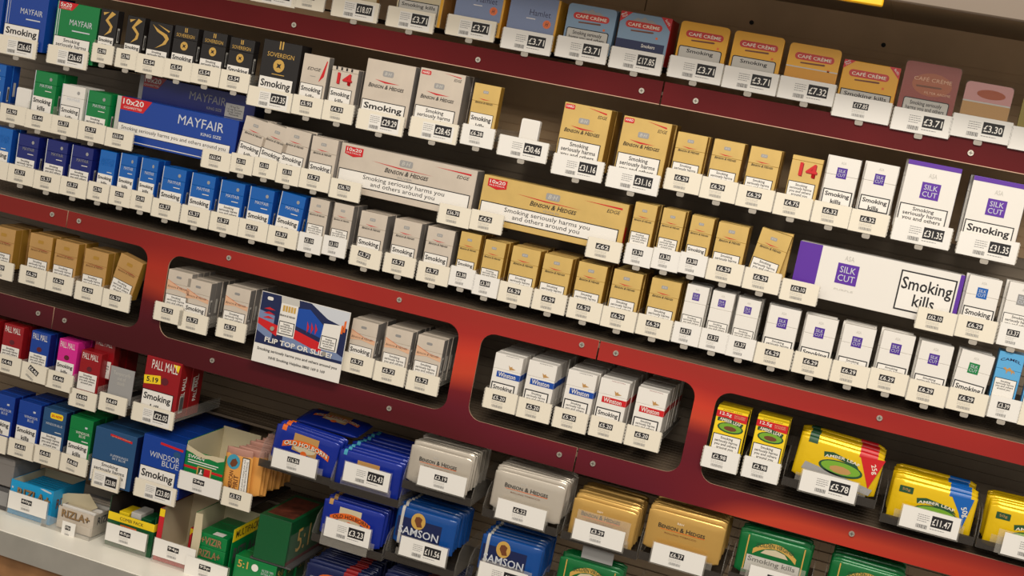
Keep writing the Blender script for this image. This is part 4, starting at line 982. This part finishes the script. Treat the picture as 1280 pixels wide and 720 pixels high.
PF = {
 'holborn': dict(m='bluefoil', d='blue pouch with orange arched banner', bands=[(14, 24, 'orange')], f=[('p', 'cream_plate', [(44, 8), (100, 8), (100, 48), (44, 44)], 'tanc', 1), ('p', 'pale_oval', ell(72, 34, 26, 11), 'kraft', 2), ('arch', 'orange_banner', 22, 20, 128, 12, 'orange', 3), ('t', 'OLD HOLBORN', 76, 31.6, 98, 16, 'ink', 'Ba', 5), ('t', 'OLD HOLBORN', 75, 31, 98, 16, 'cream', 'ba', 6), ('p', 'seal_print', ell(72, 46, 7, 6, 12), 'orange', 4)]),
 'holborn_low': dict(m='bluefoil', d='blue pouch with pale blue tab', bands=[(8, 20, 'teal')], f=[('arch', 'orange_banner', 30, 24, 116, 12, 'orange', 3), ('t', 'OLD HOLBORN', 73, 34, 82, 13, 'ink', 'Ba', 5), ('p', 'cream_plate', [(46, 14), (96, 14), (96, 26), (46, 26)], 'tanc', 1)]),
 'holborn_small': dict(m='bluefoil', d='blue pouch with small yellow tab', bands=[(12, 22, 'tanc')], f=[('p', 'cream_plate', [(40, 10), (92, 10), (92, 44), (40, 42)], 'kraft', 1), ('arch', 'orange_banner', 20, 20, 116, 12, 'orange', 3), ('t', 'OLD HOLBORN', 69, 30, 84, 14, 'ink', 'ba', 5), ('p', 'seal_print', ell(66, 42, 7, 6, 12), 'orange', 4)]),
 'silver': dict(m='silverfoil', d='silver foil pouch', bands=[], f=[('t', 'B&H', 62, 17, 12, 4, 'lgrey', ''), ('t', 'Benson & Hedges', 68, 26, 88, 8.5, 'ink', 'bc'), ('p', 'red_line', [(26, 31.5), (112, 30.7), (112, 31.9), (26, 32.4)], 'orange', 1), ('t', 'ROLLING TOBACCO', 68, 38, 60, 3, 'brown', '')]),
 'gold': dict(m='goldfoil', d='gold foil pouch', bands=[], f=[('t', 'B&H', 62, 17, 12, 4, 'cream', ''), ('t', 'Benson & Hedges', 66, 28, 88, 8.5, 'ink', 'bc'), ('p', 'red_line', [(26, 33.5), (110, 32.7), (110, 33.9), (26, 34.4)], 'orange', 1), ('t', 'ROLLING TOBACCO', 66, 40, 60, 3, 'brown', '')]),
 'samson': dict(m='samson', d='blue pouch with gold lion seal', bands=[(0, 8, 'lgrey')], f=[('p', 'dark_patch', [(6, 20), (112, 20), (112, 62), (6, 62)], 'navy', 0), ('p', 'gold_seal', ell(55, 22, 17, 17, 20), 'gold_ink', 2), ('p', 'lion_print', [(48, 14), (56, 12), (64, 16), (62, 24), (66, 32), (54, 34), (50, 28), (46, 22)], 'brown', 3), ('t', 'SAMSON', 60, 46, 96, 16, 'silver_ink', 'b', 4)]),
 'virginia': dict(m='greenfoil', d='green pouch with a gold banner', bands=[], f=[('arch', 'gold_banner', 30, 9, 118, 10, 'gold_ink', 1, 18), ('p', 'pale_fan', [(46, 32), (54, 24), (74, 20), (94, 24), (102, 32)], 'kraft', 2), ('r', 'gold_line', 16, 4, 18.5, 70, 'gold_ink', 1), ('r', 'gold_line', 130, 4, 132.5, 70, 'gold_ink', 1), ('t', 'GOLDEN VIRGINIA', 74, 17, 78, 14, 'banner', 'ba', 3), ('r', 'grey_label', 20, 40, 128, 70, 'lgrey', 1), ('t', 'Smoking kills', 72, 48, 96, 12, 'ink', 'b', 3)]),
 'navy': dict(m='navyfoil', d='navy pouch with a red corner', bands=[(90, 118, 'dred')], f=[('p', 'orange_print', ell(66, 26, 34, 12), 'orange', 1)]),
 'navy2': dict(m='navyfoil', d='dark pouch with pale seams', bands=[(84, 104, 'burg')], f=[]),
 'amber25': dict(m='yellowfoil', d='yellow pouch with red corner', bands=[(102, 136, 'red'), (14, 30, 'banner')], f=[('p', 'green_banner', [(44, 19), (60, 16), (100, 24), (108, 34), (96, 30), (60, 24), (46, 28)], 'banner', 2), ('t', 'AMBER LEAF', 77, 24, 60, 9, 'cream', 'ba', 4), ('p', 'oval_rim', ell(78, 42, 38, 14, 22), 'banner', 1), ('p', 'green_oval', ell(78, 41, 34, 11, 22), 'lgreen', 2), ('p', 'tobacco_print', ell(78, 44, 19, 7, 9), 'tanc', 3), ('p', 'red_corner', [(104, 8), (146, 4), (130, 62)], 'red', 2), ('t', '25g', 131, 25, 17, 11, 'cream', 'b', 3, 1.1), ('p', 'grey_label', [(18, 46), (138, 62), (134, 74), (14, 60)], 'cardgrey', 1)]),
 'amber50': dict(m='yellowfoil', d='yellow pouch with blue corner', bands=[(96, 136, 'sky')], f=[('p', 'green_tab', rrect(12, 12, 36, 24, 1), 'banner', 1), ('t', '50g', 24, 18, 14, 6, 'tanc', '', 2), ('p', 'green_banner', [(44, 28), (60, 24), (104, 30), (114, 40), (98, 37), (60, 33), (46, 37)], 'banner', 2), ('t', 'AMBER LEAF', 79, 32, 62, 9, 'cream', 'ba', 4), ('p', 'oval_rim', ell(80, 48, 38, 13, 22), 'banner', 1), ('p', 'green_oval', ell(80, 47, 34, 10, 22), 'lgreen', 2), ('p', 'blue_corner', [(100, 8), (138, 6), (128, 62), (118, 36)], 'sky', 2), ('t', '50g', 126, 32, 18, 12, 'cream', 'b', 3, 1.1)]),
}
def arch_pts(x0, z0, x1, h, sag=12, n=10):
    up, dn = [], []
    for i in range(n + 1):
        t_ = i / n; x = x0 + (x1 - x0) * t_; z = z0 + sag * (2 * t_ - 1) ** 2
        up.append((x, z)); dn.append((x, z + h))
    return up + dn[::-1]
POUCH = {}
def pouch(kind, W, th, front):
    k = PF[kind]; H = .078
    key = (kind, W, th, front)
    t = root('tobacco_pouch', '', 'tobacco pouch')
    put('pouch_body', loft(-W / 2, W / 2, th, H, True, MATS.get(k['m']) or M(k['m']), 0.), t)
    sc = W / .144
    for a, b, c in k['bands']:
        a_, b_ = a / 1000 * sc - W / 2, b / 1000 * sc - W / 2
        a_ = max(a_, -W / 2 + .012) if a else -W / 2 + .011; b_ = min(b_, W / 2 - .012)
        if a == 0: b_ = a_ + .006
        put('colour_band', top_band(a_, b_, th, H, M(c), full=kind == 'samson'), t)
    if front:
        for f in k['f']:
            if f[0] == 'arch':
                pts = arch_pts(f[2] * sc, f[3], f[4] * sc, f[5], f[8] if len(f) > 8 else 12)
                put(f[1], polym([(x / 1000 - W / 2, H - z / 1000) for x, z in pts], M(f[6])), t, (0, -.0003 - .0002 * f[7], 0))
            else:
                g = list(f)
                if g[0] == 'p': g[2] = [(x * sc, z) for x, z in g[2]]
                elif g[0] == 'r': g[2] *= sc; g[4] *= sc
                else: g[2] *= sc; g[4] *= sc
                if g[0] in 'pr' and len(g) > 4: pass
                print_features(t, dict(f=[tuple(g)]), W, H)
    return t
def make_tub(W):
    t = root('pouch_tub', '', 'plastic tub')
    cp_ = MATS['tub_plastic']; sm = MATS['smoked_plastic']
    put('tub_floor', boxm(-W / 2, W / 2, 0, .2, 0, .002, sm), t)
    put('tub_base_front', boxm(-W / 2, W / 2, -.0015, 0, 0, .016, sm), t)
    for s in (-1, 1):
        q = [(0, .0), (.2, 0), (.2, .062), (.03, .062), (.012, .05), (.0, .022)]
        bm = bmesh.new(); f = bm.faces.new([bm.verts.new((s * W / 2 - .0007, y, z)) for y, z in q])
        g = bmesh.ops.extrude_face_region(bm, geom=[f])
        for v in [e for e in g['geom'] if isinstance(e, bmesh.types.BMVert)]: v.co.x += .0014
        put('tub_side', finish(bm, [cp_]), t)
    put('tub_lip', boxm(-W / 2 + .02, W / 2 - .02, -.0012, 0, .016, .03, cp_), t)
    return t
# tub x0, width, z, pouch kind, x0, width, top z, count, tag x, tag z, price, tag style, thickness, row
TUBS = [(-.455, .162, .712, 'holborn', -.439, .144, .804, 4, -.374, .760, '16.26', 's', .011, 8, 3.5),
        (-.292, .150, .708, 'holborn_low', -.291, .140, .792, 13, -.216, .774, '12.43', '', .013, 8, 0),
        (-.142, .146, .752, 'silver', -.141, .130, .842, 14, -.060, .808, '3.19', 's', .008, 8, 0),
        (.030, .152, .742, 'silver', .038, .144, .838, 12, .108, .788, '6.22', 's', .008, 8, 0),
        (.192, .150, .742, 'gold', .201, .126, .827, 12, .264, .790, '3.29', 's', .008, 8, 0),
        (.346, .156, .746, 'gold', .346, .146, .846, 12, .419, .788, '6.37', 's', .008, 8, 0),
        (.514, .146, .755, 'virginia', .520, .130, .850, 5, .600, .797, '3.27', 's', .011, 8, 0),
        (.682, .146, .755, 'virginia', .688, .130, .844, 11, .762, .790, '6.41', 's', .010, 8, 0),
        (-.312, .156, .592, 'holborn_small', -.303, .134, .684, 12, -.235, .651, '3.23', '', .009, 9, 0),
        (-.150, .148, .600, 'samson', -.146, .128, .712, 8, -.071, .659, '11.56', '', .014, 9, 0),
        (.022, .148, .600, 'samson', .037, .124, .706, 8, .097, .655, '11.56', '', .014, 9, 0),
        (.190, .148, .600, 'virginia', .197, .122, .706, 5, .264, .655, '3.27', 's', .011, 9, 0),
        (-.322, .150, .455, 'navy', -.316, .134, .542, 20, -.25, .49, '3.35', 's', .0075, 10, 0),
        (-.150, .150, .480, 'navy2', -.146, .134, .570, 20, -.08, .51, '3.35', 's', .0075, 10, 0),
        (.571, .166, .955, 'amber25', .582, .150, 1.050, 7, .652, .9945, '5.78', '', .014, 4, 3.),
        (.751, .160, .936, 'amber50', .759, .144, 1.020, 8, .833, .979, '11.47', '', .013, 4, 0),
        (.916, .160, .936, 'amber50', .925, .144, 1.017, 8, 1.006, .977, '11.47', '', .013, 4, 0)]
TUBP = {}; cnt2 = {}
for i, (bx, bw, bz, kind, px, pw, pz, n, tx, tz, price, style, th, row, tilt) in enumerate(TUBS):
    rn = ROWN[row] if row != 4 else 'right opening'
    k = PF[kind]; pk = (row, kind); cnt2[pk] = cnt2.get(pk, 0) + 1; o_ = cnt2[pk]
    nk = sum(1 for q in TUBS if q[3] == kind and q[13] == row)
    who = 'the %s' % k['d'].split(' with')[0] if False else ''
    tb = (row, 'tub'); cnt2[tb] = cnt2.get(tb, 0) + 1
    if bw not in TUBP: TUBP[bw] = t = make_tub(bw)
    else: t = copy_tree(TUBP[bw])
    t.location = (bx + bw / 2, -.008, bz)
    tag(t, 'clear plastic tub, %s from left in the %s, above tag £%s' % (ORD[cnt2[tb] - 1], rn, price) if False else 'clear plastic tub with £%s tag, %s from left in %s' % (price, ORD[cnt2[tb] - 1], rn), 'plastic tub', 'clear pouch tubs')
    new_tag(.099, price, 'white', style, (tx, -.015, tz), 'wide white tag reading £%s on %s tub, %s' % (price, ORD[cnt2[tb] - 1], rn), 'price tags on the pouch tubs')
    put('tag_clip', boxm(-.052, .052, .0008, .0022, -.042, .001, MATS['clear_plastic']), t, (tx - bx - bw / 2, -.007, tz - bz))
    fr = None; bk = None
    for j in range(n):
        if j == 0: q = fr = pouch(kind, pw, th, True)
        elif j == 1: q = bk = pouch(kind, pw, th, False)
        else: q = copy_tree(bk)
        jz = 0 if j == 0 else rnd.uniform(.0005, .005) + (.003 if kind in ('gold', 'silver') else 0)
        jx = 0 if j == 0 else rnd.uniform(-.002, .002)
        q.location = (px + pw / 2 + jx, .001 + j * (th + .0008) + th * .02, pz - .078 + jz)
        q.rotation_euler = (math.radians(rnd.uniform(-5, -1)) if j else 0, math.radians(tilt + (rnd.uniform(-1.2, 1.2) if j else 0)), math.radians(rnd.uniform(-.4, .4) if j else 0))
        pos = 'front' if j == 0 else ORD[j] + ' back'
        tag(q, '%s, %s in %s tub, %s' % (k['d'], pos, ORD[cnt2[tb] - 1], rn), 'tobacco pouch', '%s pouches, tub %s in %s' % (k['d'], ORD[cnt2[tb] - 1], rn))
# a blue pouch lying flat on the back of the first tub
t = pouch('holborn', .144, .012, True)
t.location = (-.352, .060, .809); t.rotation_euler = (math.radians(-80), 0, math.radians(-3))
tag(t, 'blue pouch lying flat on top at the back of the upper left tub', 'tobacco pouch')
tag(put('grey_card', boxm(-.031, .031, 0, .001, -.012, .012, M('cardgrey')), None, (.266, .012, .722)), 'small grey card above the green pouches under the £3.29 tag', 'card')

# ------------------------------------------------------------------ bottom left: paper boxes and open cartons
def open_box(name, label, cat, x0, w_, z0, h, y0, d, mo, mi, hl=None, hr=None, hf=None, hb=None, th=.0012):
    """open topped carton; separate heights for the front, back, left and right walls"""
    hf = h if hf is None else hf; hb = hb or h; hl = hl or h; hr = hr or h
    t = root(name, label, cat, (x0 + w_ / 2, y0, z0))
    W = w_ / 2; mo = M(mo); mi = M(mi)
    put('front_wall', boxm(-W, W, 0, th, 0, hf, mo), t)
    put('left_wall', boxm(-W, -W + th, th, d, 0, hl, mo), t)
    put('right_wall', boxm(W - th, W, th, d, 0, hr, mo), t)
    put('back_wall', boxm(-W, W, d, d + th, 0, hb, mi), t)
    put('floor_panel', boxm(-W + th, W - th, th, d, 0, .001, mi), t)
    put('inner_lining', boxm(-W + th, -W + th + .0006, th, d, .001, hl - .0008, mi), t)
    return t
def fprint(t, W, H, feats): print_features(t, dict(f=feats), W, H)
cz = .4432
# blue papers box
t = open_box('rolling_paper_box', 'open blue rolling paper box at bottom left above the 60p tag', 'paper box', -1.035, .109, .4442, .0775, 0, .115, 'cyan', 'kraft')
fprint(t, .109, .0775, [('t', 'RIZLA+', 62, 26, 84, 23, 'black', 'B', 1), ('t', 'RIZLA+', 60, 25, 84, 23, 'oldgold', 'B', 2), ('p', 'white_swirl', [(74, 2), (84, 1), (104, 4), (104, 7), (96, 7), (84, 5)], 'silver_ink', 1), ('p', 'white_swirl', [(4, 14), (8, 16), (6, 20), (3, 18)], 'silver_ink', 1)])
lettering(t, 'RIZLA+', .05, .045, .07, .022, 'brown', 'B', y=.0545 + .0004, side=True)
for j in range(9):
    b = put('paper_booklet', boxm(-.05, .05, 0, .009, 0, .060, M('cyan'), .0008), None, (-.9805, .004 + .0118 * j, .4459))
    tag(b, 'blue paper booklet standing in the blue box, %s from front' % ORD[j], 'paper booklet', 'booklets in the blue box')
# silver paper box in a clear tub
t = root('clear_tub', 'clear tub holding the silver paper box, with the small 39p sticker', 'plastic tub', (-.877, -.012, cz))
put('tub_front', boxm(-.062, .062, 0, .0015, .0, .028, MATS['clear_plastic']), t)
put('tub_side', boxm(-.062, -.0605, .0015, .12, .0, .032, MATS['clear_plastic']), t)
put('tub_side', boxm(.0605, .062, .0015, .12, .0, .032, MATS['clear_plastic']), t)
put('tub_floor', boxm(-.062, .062, 0, .12, .0, .002, MATS['clear_plastic']), t)
t = open_box('rolling_paper_box', 'silver rolling paper box in a clear tub above the 39p sticker', 'paper box', -.911, .090, cz + .003, .048, .004, .112, 'silver', 'silverside')
fprint(t, .09, .048, [('t', 'RIZLA+', 46, 14, 70, 17, 'dgrey', 'B', 1), ('t', 'RIZLA+', 44.5, 13, 70, 17, 'oldgold', 'B', 2)])
lettering(t, 'RIZLA+', .05, .032, .07, .018, 'dgrey', 'B', y=.0454, side=True)
for j in range(8):
    b = put('paper_booklet', boxm(-.042, .042, 0, .005, 0, .045 + (.004 if j in (0, 2, 4) else 0), M('white' if j in (0, 2, 4) else 'silver'), .0006), None, (-.866, .012 + .013 * j, cz + .0045))
    tag(b, '%s paper booklet in the silver box, %s from front' % ('white edged' if j in (0, 2, 4) else 'silver', ORD[j]), 'paper booklet', 'booklets in the silver box')
fl = tag(put('carton_flap', polym([(0, 0), (.03, .002), (.10, .05), (.075, .075), (.02, .062), (-.005, .05)], M('kraft'), .001), None, (-.935, .035, cz + .008)), 'torn cream card flap behind the silver paper box', 'card flap')
t = new_tag(.051, '39p', 'white', 's', (-.867, -.015, .4725), 'small white 39p sticker on the clear tub', 'price tags on the bottom left shelf'); t.scale = (.65, 1, .9)
# green filter combi box
t = open_box('filter_box', 'green combi pack filter box with a yellow band above the 65p tag', 'filter box', -.785, .114, cz + .001, .100, 0, .12, 'dgreen', 'darkin', hf=.0745, hl=.1075, hr=.09, hb=.10)
fprint(t, .114, .0745, [('r', 'yellow_band', 0, 0, 114, 17, 'yellow', 1), ('t', 'COMBI PACK', 58, 9, 58, 7, 'ink', '', 2), ('r', 'orange_frame', 32, 22, 72, 49, 'orange', 1), ('r', 'green_square', 35, 25, 52, 46, 'banner', 2), ('r', 'red_square', 52, 25, 69, 46, 'red', 2), ('p', 'swan_print', [(37, 42), (41, 36), (42, 29), (46, 30), (44, 36), (50, 40), (47, 43)], 'white', 3), ('t', 'Swan', 60.5, 34, 14, 7, 'white', 'bi', 3)])
put('yellow_side_band', boxm(.057, .0575, .001, .12, .0575, .0745, M('yellow')), t)
for j, (dx, c) in enumerate(((-.025, 'yellow'), (.004, 'lgrey'), (.03, 'dgreen'))):
    b = put('filter_packet', boxm(-.012, .012, 0, .05, 0, .0755 + .006 * (j == 1), M(c), .0008), None, (-.728 + dx, .008, cz + .003))
    tag(b, '%s filter packet in the green combi box' % {'yellow': 'yellow topped', 'lgrey': 'pale grey', 'dgreen': 'dark green'}[c], 'filter packet', 'packets in the combi box')
# red open carton
t = open_box('rolling_paper_carton', 'open red paper carton with cream inside above the 94p tag', 'paper carton', -.664, .080, cz + .001, .1145, 0, .13, 'rizred', 'kraft', hf=.0315, hl=.1145, hr=.08, hb=.1175)
fprint(t, .080, .0315, [('t', 'RIZLA+', 46, 8, 62, 12, 'dgrey', 'B', 1)])
put('front_post', boxm(-.040, -.028, -.0004, .0004, .03, .1145, M('rizred')), t)
put('yellow_tip', boxm(-.040, -.028, -.0006, -.0004, .0975, .114, M('yellow')), t)
b = root('paper_packet', 'red paper packet inside the open red carton', 'paper packet', (-.604, .06, cz + .003))
put('body', boxm(-.016, .014, 0, .03, 0, .065, M('rizred'), .001), b)
put('yellow_corner', polym([(-.015, .064), (.0, .064), (-.015, .048)], M('yellow')), b, (0, -.0005, 0))
put('lid_print', polym([(-.01, .01), (.012, .01), (.012, .04), (-.01, .04)], M('dred')), b, (0, -.0005, 0))
# green multipack carton
t = open_box('rolling_paper_carton', 'torn green multipack carton with yellow band above the 95p tag', 'paper carton', -.580, .092, cz + .001, .1165, 0, .125, 'green', 'kraft', hf=.030, hl=.1295, hr=.1165, hb=.1165)
put('yellow_side_band', boxm(.046, .0464, .001, .125, .0875, .1165, M('yellow')), t)
lettering(t, 'MULTIPACK', .062, .102, .10, .016, 'ink', 'b', y=.0466, side=True, name='band_lettering')
lettering(t, 'RIZLA+', .062, .055, .10, .034, 'dgrey', 'B', y=.0466, side=True, name='side_lettering')
put('torn_flap', polym([(-.046, .03), (-.028, .035), (-.026, .08), (-.03, .129), (-.046, .128)], M('kraft'), .001), t, (0, -.001, 0))
for j, zz in enumerate((.002, .0305, .059)):
    for q in range(3):
        b = root('paper_packet', 'green paper packet, %s layer up, %s from front in the multipack carton' % (ORD[j], ORD[q]), 'paper packet', (-.536, .004 + .041 * q, cz + .0025 + zz), group='green packets in the multipack carton')
        put('body', boxm(-.034, .034, 0, .039, 0, .028, M('green'), .001), b)
        if q == 0 or j == 2:
            lettering(b, 'RIZLA+' if j != 2 or q else '+VIZIR', 0, .0135, .05, .016, 'dgrey', 'B', y=-.0008)
            lettering(b, 'RIZLA+' if j != 2 or q else '+VIZIR', -.0006, .0139, .05, .016, 'oldgold', 'B', y=-.0012)
b = tag(put('price_sticker', boxm(-.012, .012, 0, .018, 0, .0004, M('white')), None, (-.528, .01, cz + .0897)), 'white sticker on top of the green packets', 'sticker')
# small 5:1 boxes and the large one
for j in range(3):
    t = root('filter_box', 'small green 5:1 filter box, %s from front below the big green box' % ORD[j], 'filter box', (-.428 + .004 * j, .001 + .042 * j, cz + .0007), group='small 5:1 boxes')
    put('body', boxm(-.048, .048, 0, .04, 0, .0655, M('green'), .001), t)
    put('side_panel', boxm(.048, .0484, .001, .039, .001, .0645, M('dgreen')), t)
    lettering(t, '5:1', -.028, .05, .024, .016, 'gold_ink', 'b', y=-.0006)
    lettering(t, '5:1', .02, .046, .022, .014, 'gold_ink', 'b', y=.0488, side=True)
    put('white_badge', polym(ell(.0, .05, .008, .008, 12), M('white')), t, (0, -.0006, 0))
    lettering(t, 'FILTER TIPS\nEXTRA SLIM', .03, .046, .028, .012, 'silver_ink', '', y=-.0006)
    put('orange_print', boxm(-.008, .016, .008, .03, .0655, .0658, M('orange')), t)
t = root('filter_box', 'big dark green 5:1 box beside the multipack carton', 'filter box', (-.400, -.0, .5155))
put('body', boxm(-.037, .037, 0, .165, 0, .0955, M('dgreen'), .001), t)
put('front_panel', boxm(-.036, .036, -.0004, 0, .002, .094, mat('leaf_green', '0d5c30', .35)), t)
put('top_print', boxm(-.03, .03, .02, .15, .0955, .0958, mat('dark_print', '5a2a1c', .5, vary=.5, bscale=60)), t)
lettering(t, '5:1', .07, .045, .062, .05, 'gold_ink', '', y=.0378, side=True)
put('base_strip', boxm(.037, .0374, .001, .164, .001, .008, M('burg')), t)
t = root('clear_cover', 'clear plastic cover round the big green 5:1 box', 'plastic cover', (-.4, -.004, .5145))
put('front_sheet', boxm(-.042, .042, 0, .001, 0, .10, MATS['thin_film']), t)
put('side_sheet', boxm(.041, .042, .001, .15, 0, .07, MATS['wrap']), t)
tag(put('stand_block', boxm(-.044, .05, .0, .16, 0, .0035, M('dgrey')), None, (-.40, .003, .511)), 'grey support ledge under the big green box', 'ledge')
# grey metal box at the left edge
t = root('tobacco_tin', 'silver tin at the left edge beside the blue paper box', 'tin', (-1.075, .004, .497))
put('body', boxm(-.04, .038, 0, .1, 0, .062, MATS['silverside'], .003), t)
put('lid', boxm(-.041, .039, -.001, .101, .048, .064, MATS['silverside'], .003), t)
t = root('lower_box', 'grey box under the silver tin at the left edge', 'box', (-1.085, .002, cz + .001))
put('body', boxm(-.04, .05, 0, .1, 0, .050, M('dgrey'), .002), t)
put('front_label', polym([(-.03, .01), (.045, .01), (.045, .042), (-.03, .042)], M('grey')), t, (0, -.0005, 0))
# swan open carton on the shelf above
t = open_box('filter_box', 'torn green filter box with cream inside above the 26p tag', 'filter box', -.627, .092, .628, .14, 0, .15, 'green', 'kraft', hf=.072, hl=.090, hr=.080, hb=.094)
fprint(t, .092, .072, [('t', 'SWAN', 26, 12, 38, 7, 'white', 'b', 1), ('r', 'small_line', 8, 19, 80, 21, 'white', 1), ('r', 'small_line', 8, 24, 76, 26, 'white', 1), ('r', 'red_band', 0, 33, 92, 38, 'red', 1), ('r', 'gold_frame', 32, 29, 66, 50, 'gold_ink', 2), ('r', 'green_square', 35, 31, 49, 50, 'banner', 3), ('r', 'red_square', 49, 31, 63, 50, 'red', 3), ('p', 'swan_print', [(37, 46), (40, 40), (41, 34), (44, 35), (43, 40), (47, 44)], 'white', 4)])
put('torn_edge', polym([(-.045, 0), (-.03, -.003), (-.01, -.010), (.01, -.006), (.03, -.008), (.045, -.002), (.045, .004), (.02, .003), (0, .000), (-.02, .004), (-.045, .012)], M('kraft'), .001), t, (0, -.0005, .070))
# orange spirit pouches: tall narrow pouches queued front to back
def spirit(front):
    t = root('tobacco_pouch', '', 'tobacco pouch')
    W, H = .062, .100
    me = loft(-W / 2, W / 2, .0095, H - .008, True, M('spirit'))
    put('pouch_body', me, t)
    key = 'spirit_top'
    put('crumpled_top', loft(-W / 2 + .001, W / 2 - .001, .0085, .018, True, M('pinkbrown')), t, (0, .0005, H - .018))
    if front:
        put('blue_disc', polym(ell(-.010, .070, .015, .016, 18), M('teal')), t, (0, -.0005, 0))
        put('figure_print', polym([(-.018, .064), (-.014, .074), (-.006, .078), (0, .07), (-.004, .062), (-.012, .058)], M('brown')), t, (0, -.0007, 0))
        lettering(t, 'AMERICAN', -.012, .028, .045, .009, 'brown', 'b', y=-.0005, rot=-math.pi / 2)
        lettering(t, 'SPIRIT', .000, .024, .038, .011, 'brown', 'b', y=-.0005, rot=-math.pi / 2)
        wl = put('warning_label', polym([(.009, .004), (.029, .002), (.027, .084), (.010, .084)], M('ink')), t, (0, -.0007, 0))
        put('label_panel', polym([(.0105, .005), (.0275, .003), (.0255, .082), (.0115, .082)], M('paper')), wl, (0, -.0002, 0))
        lettering(wl, 'Smoking seriously harms\nyou and others around you', .019, .045, .07, .011, 'ink', '', y=-.0004, name='warning_lettering', rot=math.pi / 2)
    return t
sp = None
for j in range(13):
    if j < 1: q = spirit(True)
    elif j == 1: q = sp = spirit(False)
    else: q = copy_tree(sp)
    q.location = (-.503 + (0 if j == 0 else .018 + rnd.uniform(-.003, .003)), .001 + .0125 * j, .632 + (0 if j == 0 else rnd.uniform(-.003, .004)))
    q.rotation_euler = (0, math.radians(-2 if j == 0 else rnd.uniform(-3, 3)), 0)
    tag(q, 'orange tobacco pouch with crumpled pink top, %s from front of its queue' % ORD[j], 'tobacco pouch', 'orange pouches above the 3.92 tag')
# tags on the bottom row
for i, (x, z, pr, st) in enumerate(((-.978, .500, '60p', 's'), (-.728, .498, '65p', 's'), (-.610, .498, '94p', 's'), (-.530, .482, '95p', 's'))):
    new_tag(.099, pr, 'white', st, (x, -.012 - .002 * (i == 3), z), 'wide white price tag reading %s on the bottom left shelf' % pr, 'price tags on the bottom left shelf')
    tr = root('display_tray', 'clear tray front behind the %s tag on the bottom left shelf' % pr, 'display tray', (x, -.0115, z - .075), group='trays on the bottom left shelf')
    put('front_lip', boxm(-.052, .052, 0, .0014, 0.001, .0755, MATS['clear_plastic']), tr)
    put('tray_foot', boxm(-.052, .052, .0014, .010, 0.001, .0022, MATS['clear_plastic']), tr)

# the room in front of the shelving
struct('floor', boxm(-3.2, 3.2, -4.2, .33, -.02, 0, mat('floor_vinyl', '6b6259', .5, vary=.1, bscale=4)))
struct('wall_rear', boxm(-3.2, 3.2, .33, .37, 0, 3.1, mat('shop_wall', '8a8174', .8, vary=.03, bscale=2)))
